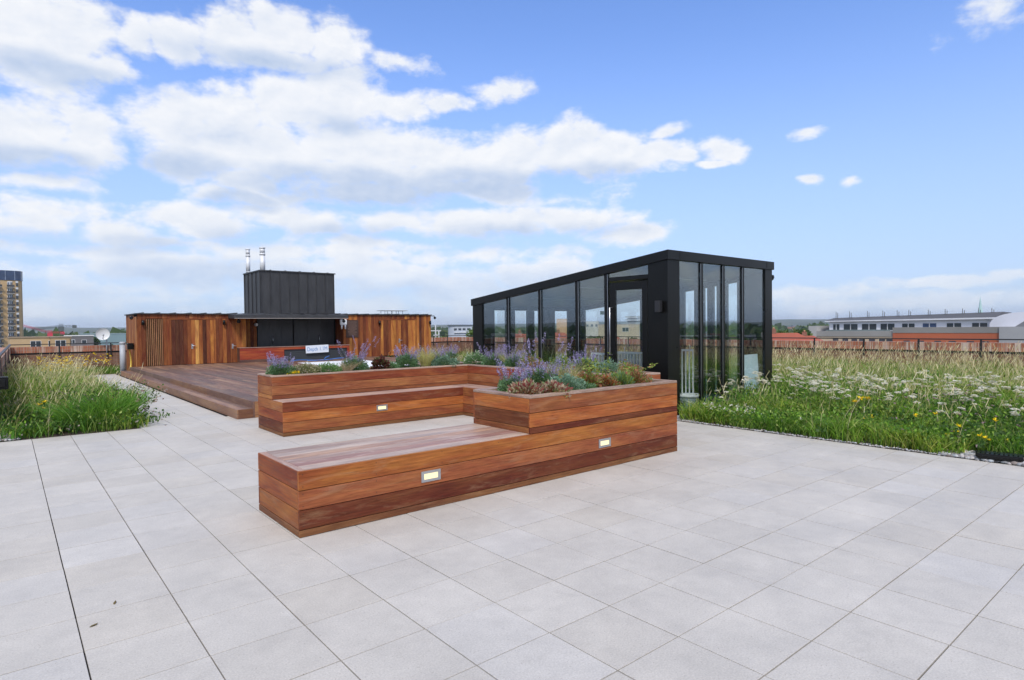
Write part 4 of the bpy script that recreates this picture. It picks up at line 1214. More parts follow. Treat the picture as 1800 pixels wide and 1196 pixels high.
def tower():
    az, d = -.98, 350.0
    loc, rz = frame(az, d, 8)
    r = empty('apartment_tower', loc, rz, 'tall buff brick apartment tower with balconies and a dark blue top', 'tower')
    W, zt_ = 13.0, 24.5
    m = MB(); pts = [(-W, 0), (W-2.6, 0), (W-.9, .9), (W, 2.9), (W, 16), (-W, 16)]
    def prism(m, pts, z0, z1, col):
        n = len(pts)
        for i in range(n):
            (a, b), (c, e) = pts[i], pts[(i+1) % n]
            m.face([(a, b, z0), (c, e, z0), (c, e, z1), (a, b, z1)], col)
        m.face([(a, b, z1) for a, b in pts], col)
    prism(m, pts, GZ, zt_, (.50, .34, .17)); m.build('wall', M['far'], r)
    m = MB(); prism(m, [(-W-.2, -.2), (W-2.6, -.2), (W-.8, .75), (W+.2, 2.8), (W+.2, 16), (-W-.2, 16)], zt_+.01, zt_+4.3, (.03, .055, .12))
    for k in range(7): m.box(-10+k*3.3, -9.8+k*3.3, -.3, -.2, zt_+.1, zt_+4.2, col=(.25, .3, .4))
    m.build('top_storey', M['winglass'], r)
    for k in range(12):
        z = zt_-3.0-k*2.82
        if z < -8: break
        for x in (8.2, 3.9):
            m = MB(); m.box(x-.85, x+.85, -.05, .03, z, z+2.2, col=(.05, .07, .10)); f = m.build('window', M['winglass'], r)
            m = MB(); m.box(x-1.0, x-.86, -.12, -.04, z, z+2.25, col=(.7, .72, .74)); m.box(x+.2, x+.36, -.12, -.051, z, z+2.09, col=(.7, .72, .74)); m.box(x-.4, x-.12, -.12, -.051, z, z+2.09, col=(.7, .72, .74)); m.box(x-.85, x+.85, -.11, -.04, z+2.1, z+2.5, col=(.72, .74, .76)); m.build('frame', M['far'], f)
            m = MB(); m.box(x-1.35, x+1.35, -1.5, -.1, z-.22, z-.04, col=(.45, .43, .40)); b = m.build('balcony', M['far'], r)
            m = MB(); m.box(x-1.35, x+1.35, -1.5, -1.46, z, z+.95, col=(.06, .06, .06)); m.build('railing', M['far'], b)
        m = MB(); m.box(10.2, 11.0, -.05, .03, z+.5, z+1.9, col=(.07, .08, .09)); f = m.build('window', M['winglass'], r)
        m = MB(); m.box(10.15, 11.05, -.1, -.051, z+1.9, z+2.75, col=(.62, .64, .66)); m.build('panel', M['far'], f)
tower()
city_box('flat_block', 2.05, 175, 11.0, 9, .15, 'low buff brick block with white framed windows beyond the left parapet', wall=(.50, .35, .19), roof=(.30, .22, .14),
         windows=[(-1.9, -.1, -2.2, -.6), (1.3, 3.0, -2.2, -.6), (4.0, 4.9, -1.9, -.6)], turn=4)
city_box('flat_block', 3.20, 172, 3.4, 9, .14, 'narrow buff brick end bay with one tall window beside the low block', wall=(.42, .29, .15), roof=(.25, .2, .14), windows=[(-.9, .9, -2.3, -.5)], turn=4)
city_box('house', 4.35, 205, 6.5, 8, .2, 'small grey house with a white gable beyond the meadow grass', wall=(.16, .15, .15), roof=(.68, .68, .66), windows=[(-2.2, -1.0, -1.7, -.8), (.6, 1.6, -1.8, -.9)], frame_c=(.7, .7, .7))
city_box('warehouse', 5.9, 330, 17, 20, .2, 'pale teal clad warehouse behind the satellite dish', wall=(.20, .29, .31), roof=(.25, .33, .34))
city_box('warehouse', 5.5, 215, 24, 10, -3.2, 'long low warehouse with a pale blue grey roof near the hut', wall=(.12, .13, .15), roof=(.30, .34, .42))
city_box('roof_block', 6.3, 160, 9, 8, -3.0, 'low grey flat roofed building left of the timber hut', wall=(.10, .10, .11), roof=(.22, .23, .25))
# round ended office between hut and pavilion
def office():
    loc, rz = frame(34.75, 240, 0)
    r = empty('office_building', loc, rz, 'pale office building with a curved dark roof between the hut and pavilion', 'building')
    m = MB(); n = 14; pts = [(-3.4*math.sin(R(90*k/n))-1.0, 3.4-3.4*math.cos(R(90*k/n))) for k in range(n+1)][::-1]+[(5, 0), (5, 12), (-4.4, 12)]
    def prism(m, pts, z0, z1, col):
        for i in range(len(pts)):
            (a, b), (c, e) = pts[i], pts[(i+1) % len(pts)]
            m.face([(a, b, z0), (c, e, z0), (c, e, z1), (a, b, z1)], col)
        m.face([(a, b, z1) for a, b in pts], col)
    prism(m, pts, GZ, 2.0, (.42, .46, .52)); m.build('wall', M['far'], r)
    m = MB(); prism(m, [(a*1.06, b-.25) for a, b in pts], 2.01, 2.4, (.10, .12, .15)); m.build('roof', M['far'], r)
    for x in (-1.5, .2, 1.9, 3.6):
        m = MB(); m.box(x-.55, x+.55, -.04, .02, .3, 1.1, col=(.05, .06, .08)); m.build('window', M['winglass'], r)
    m = MB(); m.box(-2.0, 5.0, -.5, -.01, -.65, -.45, col=(.7, .7, .7)); m.build('ledge', M['far'], r)
office()
city_box('apartment_block', 46.5, 360, 16, 14, 4.0, 'long white apartment block seen through the pavilion glass', wall=(.55, .52, .46), roof=(.5, .47, .42), windows=[(-7+k*2.6, -5.8+k*2.6, 1.0, 2.4) for k in range(6)])
city_box('apartment_block', 49.6, 260, 17, 12, 1.9, 'cream apartment block seen through the pavilion door', wall=(.50, .42, .30), roof=(.42, .36, .28), windows=[(-5, -2.4, -1.0, .6), (1.5, 4.0, -1.0, .6)])
def balcony_block():
    r = city_box('apartment_block', 51.4, 300, 11, 12, 5.4, 'pale block with stacked open balconies seen through the door glass', wall=(.34, .36, .38), roof=(.5, .5, .5))
    for z in (2.2, 3.9, 5.3):
        m = MB(); m.box(-6.2, 5.5, -1.6, -.1, z-.15, z, col=(.66, .66, .64)); b = m.build('balcony', M['far'], r)
        m = MB(); m.box(-6.2, 5.5, -1.6, -1.55, z, z+.7, col=(.30, .32, .33)); m.build('railing', M['winglass'], b)
balcony_block()
city_box('tower_block', 44.35, 520, 9, 9, 7.5, 'distant orange and green tower block seen through the pavilion', wall=(.55, .33, .16), roof=(.4, .3, .2))
city_box('tower_block', 43.2, 700, 12, 9, 6.5, 'distant pale grey block beside the orange tower in the glass', wall=(.36, .40, .42), roof=(.4, .4, .4))
def red_house(az, d, w, zr, h, label, group='houses with red hipped roofs', turn=0):
    loc, rz = frame(az, d, turn)
    r = empty('red_roof_house', loc, rz, label, 'house', group)
    D = 9.0; ze = zr-h
    m = MB(); m.box(-w/2, w/2, 0, D, GZ, ze, col=(.26, .15, .10), jit=False); m.build('wall', M['far'], r)
    m = MB(); e = .5; k = min(w*.28, 3.4); c = (.34, .085, .045)
    A = [(-w/2-e, -e, ze), (w/2+e, -e, ze), (w/2+e, D+e, ze), (-w/2-e, D+e, ze)]; T = [(-w/2+k, D/2, zr), (w/2-k, D/2, zr)]
    m.face([A[0], A[1], T[1], T[0]], c); m.face([A[2], A[3], T[0], T[1]], c); m.face([A[1], A[2], T[1]], c); m.face([A[3], A[0], T[0]], c)
    m.face([A[3], A[2], A[1], A[0]], (.2, .2, .2))
    rf = m.build('roof', M['far'], r)
    m = MB(); m.box(-.5, .5, D/2-.4, D/2+.4, zr-.5, zr+.9, col=(.24, .11, .07)); m.tube([(0, D/2, zr+.9), (0, D/2, zr+1.3)], .2, 8, col=(.5, .25, .15)); m.build('chimney', M['far'], rf)
    n = max(2, int(w/3.2))
    for i in range(n):
        x = -w/2+(i+.5)*w/n
        m = MB(); m.box(x-.6, x+.6, -.05, .02, ze-2.0, ze-.5, col=(.6, .62, .62) if i % 2 else (.1, .1, .11)); m.build('window', M['winglass'], r)
red_house(63.1, 150, 17, -.6, 2.4, 'red hipped roof house just right of the pavilion, with white windows', turn=8)
red_house(65.1, 158, 9, -1.4, 2.0, 'smaller red roofed house tucked beside the long white building', turn=-6)
red_house(40.4, 190, 9, -.8, 2.2, 'red roofed house behind the trees, seen through the middle glass pane')
red_house(44.0, 200, 9, -.6, 2.2, 'red roofed house seen through the pane left of the door bay')
red_house(48.9, 170, 6, -1.2, 1.8, 'small red roofed house seen low through the door glass')

def white_terrace():
    """long building with a grey roof, white upper storey, red cladding band"""
    X = 220.0
    yz = lambda az: X/math.tan(R(az))
    root = empty('long_terrace_building', (X, 0, 0), 0, 'long modern building with grey roof, white top storey and red cladding band', 'building')
    def Q(y0, y1, x0, x1, z0, z1, col, name, mat='far', par=root):
        m = MB(); m.box(x0-X, x1-X, y0, y1, z0, z1, ax='y', col=col, jit=False); return m.build(name, M[mat], par)
    yL, yM, yR, yE = yz(66.85), yz(71.65), yz(78.3), yz(81.5)
    Q(yM, yz(66.2), X, X+24, GZ, -3.0, (.52, .40, .27), 'lower_wall')
    Q(yM, yz(66.2), X-.2, X+24, -3.0, -1.2, (.27, .26, .24), 'parapet_left')
    Q(yz(66.2), yz(65.6), X-.3, X+20, GZ, .6, (.36, .35, .33), 'stair_block')
    Q(yR, yM, X-.5, X+24, GZ, -1.8, (.42, .105, .04), 'red_cladding')
    Q(yR, yM, X-.6, X+24, -1.8, -.05, (.23, .22, .20), 'parapet_right')
    Q(yE, yR, X-1, X+24, GZ, .0, (.33, .33, .33), 'grey_wall')
    Q(yz(78.2), yL, X+3, X+20, -1.2, 2.2, (.70, .71, .74), 'upper_storey')
    m = MB(); y0, y1 = yz(78.0), yL+1.0
    P_ = [(1.8, y0, 2.25), (1.8, y1, 2.0), (1.8, y1, 2.30), (1.8, y0, 2.75), (9, y0, 4.4), (9, y1, 3.35), (20, y0, 4.2), (20, y1, 3.2)]
    c = (.085, .085, .09)
    m.face([P_[3], P_[2], P_[5], P_[4]], c); m.face([P_[4], P_[5], P_[7], P_[6]], c); m.face([P_[1], P_[2], P_[5], P_[7], (20, y1, 2.0)], c)
    m.face([P_[0], (20, y0, 2.2), P_[6], P_[4], P_[3]], c)
    m.face([P_[0], P_[1], (20, y1, 2.0), (20, y0, 2.25)], c)
    rf = m.build('roof', M['far'], root)
    m = MB(); m.face([(1.8, y0, 2.25), (1.8, y1, 2.0), (1.8, y1, 2.30), (1.8, y0, 2.75)], (.66, .67, .70)); m.build('fascia', M['far'], root)
    for az in (66.9, 67.9, 69.2, 70.3, 71.3, 72.1, 73.4, 74.5, 75.6, 76.6, 77.4):
        for da in (0, .12):
            m = MB(); y = yz(az+da); m.tube([(8, y, 3.2), (8, y, 5.6-.5*da*8)], .09, 6, col=(.1, .1, .1)); m.build('roof_vent', M['far'], rf)
    wins = [(67.15, 67.6), (67.93, 68.92), (69.24, 70.25), (70.56, 71.5), (72.03, 72.85), (73.4, 74.26), (74.94, 75.82), (76.5, 77.4)]
    for i, (a, b) in enumerate(wins):
        z0 = -.9 if a < 71.5 else -.03
        f = Q(yz(b), yz(a), X+2.9, X+3.05, z0, 1.15, (.035, .045, .05) if i != 5 else (.05, .08, .16), 'window', 'winglass')
        m = MB(); ym = (yz(a)+yz(b))/2; m.box(2.82, 2.89, ym-.12, ym+.12, z0, 1.15, col=(.6, .6, .6)); m.build('frame', M['far'], f)
    Q(yM+1, yL, X+.5, X+.6, -1.18, -.75, (.16, .20, .20), 'glass_balustrade', 'winglass')
    for az in (67.6, 68.3, 68.95, 69.5, 70.2, 70.9, 71.4, 72.6, 73.5, 74.6, 75.5, 76.6, 77.5):
        Q(yz(az)-.9, yz(az)+.9, X-.56 if az > 71.65 else X-.06, X, -5.2, -4.2 if az > 71.65 else -3.6, (.06, .06, .07), 'window', 'winglass')
    # barrel vaulted end
    m = MB(); n = 16; ya, yb = yz(81.5), yz(77.6); cz = -.1; r_ = (yb-ya)/2; yc = (ya+yb)/2
    arc = [(yc+r_*math.cos(math.pi*k/n), cz+4.2*math.sin(math.pi*k/n)**.75) for k in range(n+1)]
    m.face([(1.5, y, z) for y, z in arc][::-1], (.66, .67, .72))
    for (a, b), (c_, e) in zip(arc[:-1], arc[1:]): m.face([(1.5, a, b), (1.5, c_, e), (24, c_, e), (24, a, b)], (.45, .46, .48))
    m.build('vaulted_end', M['far'], root)
    m = MB(); ya, yb = yz(81.5), yz(79.2)
    m.box(-1, 1.3, ya, yb-2.5, .0, 1.9, col=(.20, .20, .21)); m.face([(-1, yb-2.5, 1.9), (-1, yb, 0), (1.3, yb, 0), (1.3, yb-2.5, 1.9)], (.2, .2, .21)); m.face([(-1, yb, 0.), (-1, yb-2.5, 1.9), (-1, yb-2.5, 0)], (.2, .2, .21)); m.build('roof_box', M['far'], root)
white_terrace()
def spire():
    loc, rz = frame(77.15, 900)
    r = empty('church_spire', loc, rz, 'green copper church spire, tinted paler for haze, rising far behind the grey roof', 'spire')
    m = MB(); m.box(-3, 3, -3, 3, GZ, 9, col=(.40, .38, .35)); m.build('tower', M['far'], r)
    m = MB()
    for k in range(8):
        a, b = R(45*k), R(45*(k+1)); m.face([(2.7*math.cos(a), 2.7*math.sin(a), 9), (2.7*math.cos(b), 2.7*math.sin(b), 9), (0, 0, 31)], (.42, .62, .60))  # copper green lightened, distance haze put into the steeple colour
    m.build('steeple', M['far'], r)
spire()
def crane(az, d, z0, z1, jib, ang, col, label, turn=0):
    loc, rz = frame(az, d, turn)
    r = empty('tower_crane', loc, rz, label, 'crane', 'cranes on the far skyline')
    def lattice(m, a, b, w, n, t=.12):
        t *= .55; w *= .6
        a, b = Vector(a), Vector(b); dd = (b-a)/n; dr = dd.normalized(); s = dr.orthogonal().normalized()*w/2; q = dr.cross(s).normalized()*w/2
        for o in (s+q, s-q, -s-q, -s+q): m.tube([a+o, b+o], t, 4, col=col)
        for i in range(n):
            for o1, o2 in ((s+q, s-q), (s-q, -s-q), (-s-q, -s+q), (-s+q, s+q)): m.tube([a+dd*i+o1, a+dd*(i+1)+o2], t*.7, 4, col=col, cap=False)
    m = MB(); lattice(m, (0, 0, z0), (0, 0, z1), 2.0, 10, .16); m.build('mast', M['far'], r)
    m = MB(); lattice(m, (0, 0, z1-1.5), (jib*math.cos(R(ang)), 0, z1-1.5+abs(jib)*math.sin(R(ang))), 1.4, 16, .14); m.build('jib', M['far'], r)
    m = MB(); s = -1 if jib > 0 else 1
    lattice(m, (0, 0, z1-1.5), (s*6, 0, z1-1.5), 1.2, 4, .14); m.box(s*6-1, s*6+1, -.8, .8, z1-2.6, z1-1, col=col); m.build('counter_jib', M['far'], r)
    m = MB(); m.box(-1.3, 1.3, -1.3, 1.3, z1-4.2, z1-1.8, col=col); m.build('cab', M['far'], r)
crane(3.26, 420, GZ, 6.0, -13, -8, (.10, .12, .12), 'dark tower crane with a level jib, right of the red crane')
crane(2.58, 460, GZ, 2.4, -15, 19, (.62, .05, .08), 'red luffing crane whose long jib rises towards the tower')
def mast(az, d, z1, label, arms=(), h0=GZ):
    loc, rz = frame(az, d)
    r = empty('antenna_mast', loc, rz, label, 'antenna')
    m = MB(); m.tube([(0, 0, h0), (0, 0, z1)], .035, 6, col=(.45, .47, .48)); m.build('pole', M['far'], r)
    for z, w in arms:
        m = MB(); m.box(-w, w, -.02, .02, z-.03, z+.03, col=(.5, .52, .54)); m.build('arm', M['far'], r)
mast(32.55, 34, 1.66, 'thin aerial mast with a cross arm just right of the hut', ((1.35, .30), (1.1, .12)), .2)
mast(32.85, 36, 1.35, 'short pale pole with a wide cross bar beside the thin aerial', ((.55, .45),), .2)
mast(62.9, 420, 11.5, 'very thin radio mast standing far off above the red roofs')
mast(66.15, 380, 12.5, 'tallest thin radio mast left of the long white building')

# hills and far woodland
def hills():
    V, F, C = [], [], []
    n = 360; rows = [(1500, GZ-1, GZ-1), (2600, -8, 14), (4200, 0, 40), (5500, 5, 60)]
    rn = random.Random(3)
    ph = [rn.uniform(0, 6.28) for _ in range(8)]
    for j, (rad, b, amp) in enumerate(rows):
        for i in range(n):
            a = 2*math.pi*i/n
            h = sum(math.sin(a*k*2.3+ph[q]+j*2.0)/(q+1.5) for q, k in enumerate((1, 2, 3, 5, 8, 13, 21, 34)))
            V.append((rad*math.sin(a), rad*math.cos(a), b+(amp-b)*max(0, min(1, .35+.28*h)) if j else b))
    for j in range(len(rows)-1):
        for i in range(n): F.append((j*n+i, j*n+(i+1) % n, (j+1)*n+(i+1) % n, (j+1)*n+i))
    me = bpy.data.meshes.new('hills'); me.from_pydata(V, [], F)
    t = NT('hill_cover'); nn = t.noise(t.pos(), .006, 6, .65)
    t.set(base=t.mix(t.range(nn, .42, .6), (.035, .06, .03), (.11, .12, .07)), rough=.95)
    me.materials.append(t.m)
    tag((lambda o: (COL.objects.link(o), o)[1])(bpy.data.objects.new('hills', me)), kind='structure')
hills()

# ================================================================== VEGETATION
def leaves_np(C, n_per, L, W, cols, up=.3, seed=0, droop=0.):
    """diamond leaves at centres C (n,3): returns V,Q,Col"""
    r = np.random.default_rng(seed)
    n = len(C)
    d = r.normal(size=(n, 3)); d[:, 2] = np.abs(d[:, 2])*up*2+up-droop; d /= np.linalg.norm(d, axis=1)[:, None]
    s = np.cross(d, r.normal(size=(n, 3))); s /= np.linalg.norm(s, axis=1)[:, None]+1e-9
    l = (L*r.uniform(.6, 1.3, n))[:, None]; w = (W*r.uniform(.7, 1.3, n))[:, None]
    V = np.stack([C, C+d*l*.5+s*w, C+d*l, C+d*l*.5-s*w], 1).reshape(-1, 3)
    Q = np.arange(n*4).reshape(-1, 4)
    cols = np.array(cols); c = cols[r.integers(0, len(cols), n)]*r.uniform(.75, 1.25, (n, 1))
    return V, Q, np.repeat(c, 4, 0)

def blades_np(B, H, Wd, lean, cols, seed=0, curve=1.8, az=None, tipc=None):
    """curved tapering blades rooted at B (n,3), heights H (n)"""
    r = np.random.default_rng(seed); n = len(B)
    a = r.uniform(0, 2*np.pi, n) if az is None else az
    dr = np.stack([np.cos(a), np.sin(a), np.zeros(n)], 1)
    b = r.uniform(0, 2*np.pi, n); sd = np.stack([np.cos(b), np.sin(b), np.zeros(n)], 1)
    L = (lean*r.uniform(.2, 1.3, n)*H)[:, None]
    rows = []
    for t, w in ((0, .8), (.38, 1.), (.72, .75), (1., .12)):
        p = B+dr*L*t**curve; p = p.copy(); p[:, 2] += H*(t-.18*(lean*r.uniform(.5, 1))*t**3)
        rows.append(p-sd*(Wd*w/2)[:, None]); rows.append(p+sd*(Wd*w/2)[:, None])
    V = np.stack(rows, 1).reshape(-1, 3)
    q = np.array([[0, 1, 3, 2], [2, 3, 5, 4], [4, 5, 7, 6]])
    Q = (np.arange(n)[:, None, None]*8+q[None]).reshape(-1, 4)
    cols = np.array(cols); c = cols[r.integers(0, len(cols), n)]*r.uniform(.7, 1.25, (n, 1))
    Cc = np.repeat(c, 8, 0)
    tip = np.stack([(rows[-1][:, i]+rows[-2][:, i])/2 for i in range(3)], 1)
    return V, Q, Cc, tip, dr
def merge(parts):
    V, Q, C = [], [], []; n = 0
    for v, q, c in parts: V.append(v); Q.append(q+n); C.append(c); n += len(v)
    return np.concatenate(V), np.concatenate(Q), np.concatenate(C)
def spikes_np(T, d, L, W, cols, seed=0, k=3, bend=.0):
    """fluffy seed heads / flower spikes: k crossed tapered quads along direction d from T"""
    r = np.random.default_rng(seed); n = len(T); out = []
    d = d/np.linalg.norm(d, axis=1)[:, None]
    cols = np.array(cols); c = cols[r.integers(0, len(cols), n)]*r.uniform(.8, 1.2, (n, 1))
    for j in range(k):
        s = np.cross(d, r.normal(size=(n, 3))); s /= np.linalg.norm(s, axis=1)[:, None]+1e-9
        l = L[:, None]; w = W[:, None]
        V = np.stack([T-s*w*.25, T+s*w*.25, T+d*l*.35+s*w*.5, T+d*l*.35-s*w*.5, T+d*l*.75+s*w*.4, T+d*l*.75-s*w*.4, T+d*l+s*w*.06, T+d*l-s*w*.06], 1).reshape(-1, 3)
        q = np.array([[0, 1, 2, 3], [3, 2, 4, 5], [5, 4, 6, 7]])
        out.append((V, (np.arange(n)[:, None, None]*8+q[None]).reshape(-1, 4), np.repeat(c, 8, 0)))
    return merge(out)

GREEN = [(.15, .31, .03), (.19, .36, .035), (.11, .23, .025), (.26, .39, .06), (.06, .15, .02), (.35, .43, .12), (.19, .32, .07)]
DKG = [(.04, .10, .018), (.06, .13, .025), (.09, .17, .03)]
STRAW = [(.56, .47, .24), (.64, .56, .33), (.48, .42, .20), (.38, .38, .14), (.68, .60, .40)]
SEED = [(.70, .63, .42), (.80, .74, .54), (.60, .52, .30), (.74, .68, .46)]

def clump(n, x0, x1, y0, y1, seed, freq=.7, thr=0.):
    """uneven scatter: rejects points where a cheap smooth field is low"""
    r = np.random.default_rng(seed); P = []
    ph = r.uniform(0, 6.28, 6); k = r.uniform(.6, 1.6, (6, 2))*freq*4
    tot = 0
    while tot < n:
        p = np.stack([r.uniform(x0, x1, n), r.uniform(y0, y1, n)], 1)
        f = sum(np.sin(p@k[i]+ph[i]) for i in range(6))/2.4
        ok = f+r.uniform(-1.1, 1.1, n) > thr
        P.append(p[ok]); tot += ok.sum()
    return np.concatenate(P)[:n]

def bed_mask_right(p, w=0.0):
    x, y = p[:, 0], p[:, 1]
    ok = (x > 8.30+.05*np.sin(y*5)+.04*np.sin(y*13)) & (x < 19.35)
    inpav = (x > 8.3) & (x < 12.1) & (y > 6.0-w) & (y < 11.85)
    deckz = (x < 12.85) & (y > 12.0)
    nearg = (y > 5.85-w) & (x < 8.95)
    flood = (x < 8.68+w) & (y > .9) & (y < 2.06+w)
    return ok & ~inpav & ~deckz & ~nearg & ~flood
def bed_mask_left(p):
    x, y = p[:, 0], p[:, 1]
    a = (x > -.08+.1*np.sin(y*2.0)) & (x < 1.70+.04*np.sin(y*7)) & (y > 11.10) & (y < 25.6)
    b = (x > .15) & (x < 3.3) & (y > 25.8) & (y < 27.9)
    return a | b
def hfield(p):
    x, y = p[:, 0], p[:, 1]
    return .78+.20*np.sin(x*2.1+1.3*np.sin(y*1.1))*np.cos(y*1.7+.6*x)+.14*np.sin(x*4.3-y*3.1+1.)
def z0(p, z=-.01): return np.c_[p, np.full(len(p), z)]

def meadow(name, label, mask, regions, seed):
    parts = []
    for (x0, x1, y0, y1, dg, ds, hg, hs) in regions:
        A = (x1-x0)*(y1-y0)
        # green blades, two heights
        p = clump(int(A*dg), x0, x1, y0, y1, seed+1, .8, -.5); p = p[mask(p)]; r = np.random.default_rng(seed+2)
        edge = 1.0
        H = r.uniform(.25, 1., len(p))**.8*hg*1.12*hfield(p)
        v, q, c, _, _ = blades_np(z0(p), H, r.uniform(.006, .013, len(p)), .75, GREEN, seed+3)
        ty = np.repeat(.5+.5*np.sin(p[:, 0]*1.7+2*np.sin(p[:, 1]*.9+1)), 8)[:, None]   # patches of bluer and yellower species
        c = c*(1+(ty-.5)*np.array([[.75, .25, .3]])); parts.append((v, q, c))
        p = clump(int(A*dg*.5), x0, x1, y0, y1, seed+31, .5, .2); p = p[mask(p)]; r = np.random.default_rng(seed+32)
        C = np.c_[p, r.uniform(.02, hg*.75, len(p))]
        v, q, c = leaves_np(C, 1, .055, .014, GREEN+DKG, .35, seed+33); parts.append((v, q, c))
        # straw with seed heads
        if ds > 0:
            p = clump(int(A*ds), x0, x1, y0, y1, seed+4, .55, .45); p = p[mask(p)]; r = np.random.default_rng(seed+5)
            H = r.uniform(hs*.55, hs*1.12, len(p))*(.55+.5*hfield(p))
            v, q, c, tip, dr = blades_np(z0(p), H, r.uniform(.004, .007, len(p)), .38, STRAW, seed+6, 2.2, az=r.normal(-.3, 1.3, len(p))); parts.append((v, q, c))
            d = dr*.55+np.array([0, 0, 1.]); d[:, :2] += r.normal(0, .12, (len(p), 2))
            parts.append(spikes_np(tip-d*.02, d, r.uniform(.08, .16, len(p)), r.uniform(.004, .009, len(p)), SEED, seed+7, 2))
            # dry thin leaves
            p = clump(int(A*ds*1.2), x0, x1, y0, y1, seed+4, .55, .3); p = p[mask(p)]; r = np.random.default_rng(seed+9)
            v, q, c, _, _ = blades_np(z0(p), r.uniform(.2, hs*.8, len(p)), r.uniform(.003, .007, len(p)), .9, STRAW[:4], seed+10); parts.append((v, q, c))
        seed += 50
    V, Q, C = merge(parts)
    o = mesh_np(name, V, Q, C, M['leaf']); tag(o, label, 'grass', kind='stuff')
    return o
meadow('meadow_grass', 'tall meadow of green and straw coloured grasses in the right hand bed', lambda p: bed_mask_right(p),
       [(8.24, 9.6, -1.5, 6.0, 1500, 7, .34, .56), (9.0, 10.7, -1.5, 6.6, 1000, 15, .48, .66), (10.5, 13.5, -.5, 7.5, 620, 36, .60, .76), (13.5, 19.3, 0, 13, 320, 62, .70, .88),
        (12.1, 19.3, 13, 27.8, 90, 8, .45, .6), (8.3, 19.3, -9, -1.5, 130, 12, .45, .7), (12.1, 13.6, 7.4, 13, 300, 16, .45, .6)], 100)
meadow('meadow_grass', 'tall meadow of green and pale straw grasses in the left hand bed', bed_mask_left,
       [(-.1, 1.75, 11.1, 12.4, 650, 8, .38, .6), (-.1, 1.75, 12.0, 14.4, 800, 60, .64, .84), (-.1, 1.3, 14.0, 19.5, 700, 80, .74, .90), (1.1, 1.75, 14, 19.5, 800, 26, .62, .70), (-.1, 1.75, 19.5, 25.6, 400, 40, .55, .72), (.15, 3.3, 25.8, 27.9, 420, 4, .28, .4)], 1100)

def tuft(x, y, h, n, rad, label, cols=GREEN, cat='grass tuft', name='grass_tuft', lean=1.0, w=.008, group=None, z=0.0, scol=None):
    r = np.random.default_rng(int(abs(x*971+y*131)*10) % 99991)
    a = r.uniform(0, 2*np.pi, n); rr = rad*np.sqrt(r.uniform(0, 1, n))
    B = np.c_[rr*np.cos(a), rr*np.sin(a), np.zeros(n)]
    v, q, c, tip, dr = blades_np(B, r.uniform(h*.55, h*1.05, n), np.full(n, w)*r.uniform(.7, 1.3, n), lean, cols, 5, 1.6, az=a+r.normal(0, .5, n))
    parts = [(v, q, c)]
    if scol is not None:
        k = n//2; d = dr[:k]*.9+np.array([0, 0, .8])
        parts.append(spikes_np(tip[:k]-d*.03, d, r.uniform(.07, .14, k), r.uniform(.008, .018, k), scol, 3, 2))
    V, Q, C = merge(parts)
    o = mesh_np(name, V, Q, C, M['leaf']); o.location = (x, y, z)
    return tag(o, label, cat, group)
LUSH = [(.11, .27, .03), (.14, .32, .045), (.09, .22, .03), (.18, .34, .06)]
tuft(1.0, 11.78, .54, 620, .34, 'broad bright green grass tuft at the centre front of the left bed', LUSH, lean=1.2, w=.014)
tuft(1.32, 11.98, .60, 620, .26, 'bright green arching grass tuft at the right front corner of the left bed', LUSH, lean=.85, w=.012)
tuft(.30, 11.5, .22, 350, .30, 'low green grass tuft nearest the left parapet end', GREEN, lean=1.0)
tuft(1.45, 12.9, .58, 500, .34, 'dark green grass tuft behind the bright front tufts of the left bed', [(.06, .16, .03), (.08, .2, .035)], lean=.8)

def stem_plant(x, y, h, n, rad, label, leafc, flc, name='leafy_plant', cat='plant', leaf=(.045, .016), fl=.018, flz=.55, nfl=60, group=None, z=0.0, seed=1, stemc=(.12, .13, .05)):
    """branching stems with leaves and small flower heads"""
    r = np.random.default_rng(seed)
    root = empty(name, (x, y, z), 0, label, cat, group)
    a = r.uniform(0, 2*np.pi, n); rr = rad*np.sqrt(r.uniform(0, .3, n))
    B = np.c_[rr*np.cos(a), rr*np.sin(a), np.zeros(n)]
    H = r.uniform(h*.6, h, n)
    v, q, c, tip, dr = blades_np(B, H, np.full(n, .005), rad/h*1.5, [stemc], seed, 1.4, az=a)
    mesh_np('stem', v, q, c, M['leaf'], root)
    m = 26; t = r.uniform(.12, 1, (n, m)); L = (tip-B)
    C = (B[:, None, :]+L[:, None, :]*t[..., None]**np.array([1.3, 1.3, 1.0])).reshape(-1, 3)+r.normal(0, .018, (n*m, 3))
    C[:, 2] = np.clip(C[:, 2], .01, None)
    v, q, c = leaves_np(C, 1, leaf[0], leaf[1], leafc, .25, seed+1)
    mesh_np('foliage', v, q, c, M['leaf'], root)
    if nfl:
        k = r.integers(0, n, nfl); P_ = tip[k]+r.normal(0, .03, (nfl, 3)); P_[:, 2] -= r.uniform(0, h*(1-flz), nfl)
        out = []
        for j in range(5):
            out.append(leaves_np(P_+r.normal(0, fl*.15, (nfl, 3)), 1, fl, fl*.45, flc, .6, seed+10+j))
        V, Q, C = merge(out); tag(mesh_np('flowers', V, Q, C, M['petal'], root), kind='stuff')
    return root
stem_plant(1.75, 12.55, .62, 16, .42, 'dark leafy thistle with dusty pink heads leaning over the paving from the left bed', [(.045, .07, .025), (.06, .10, .03), (.09, .07, .04)], [(.36, .22, .22), (.42, .30, .28)], name='thistle_plant', nfl=26, fl=.03, seed=3)
stem_plant(1.35, 13.6, .66, 22, .5, 'green leafy weed with pale mauve heads in the middle of the left bed', [(.06, .13, .03), (.08, .16, .035)], [(.45, .34, .38), (.5, .42, .42)], nfl=50, fl=.026, seed=4)
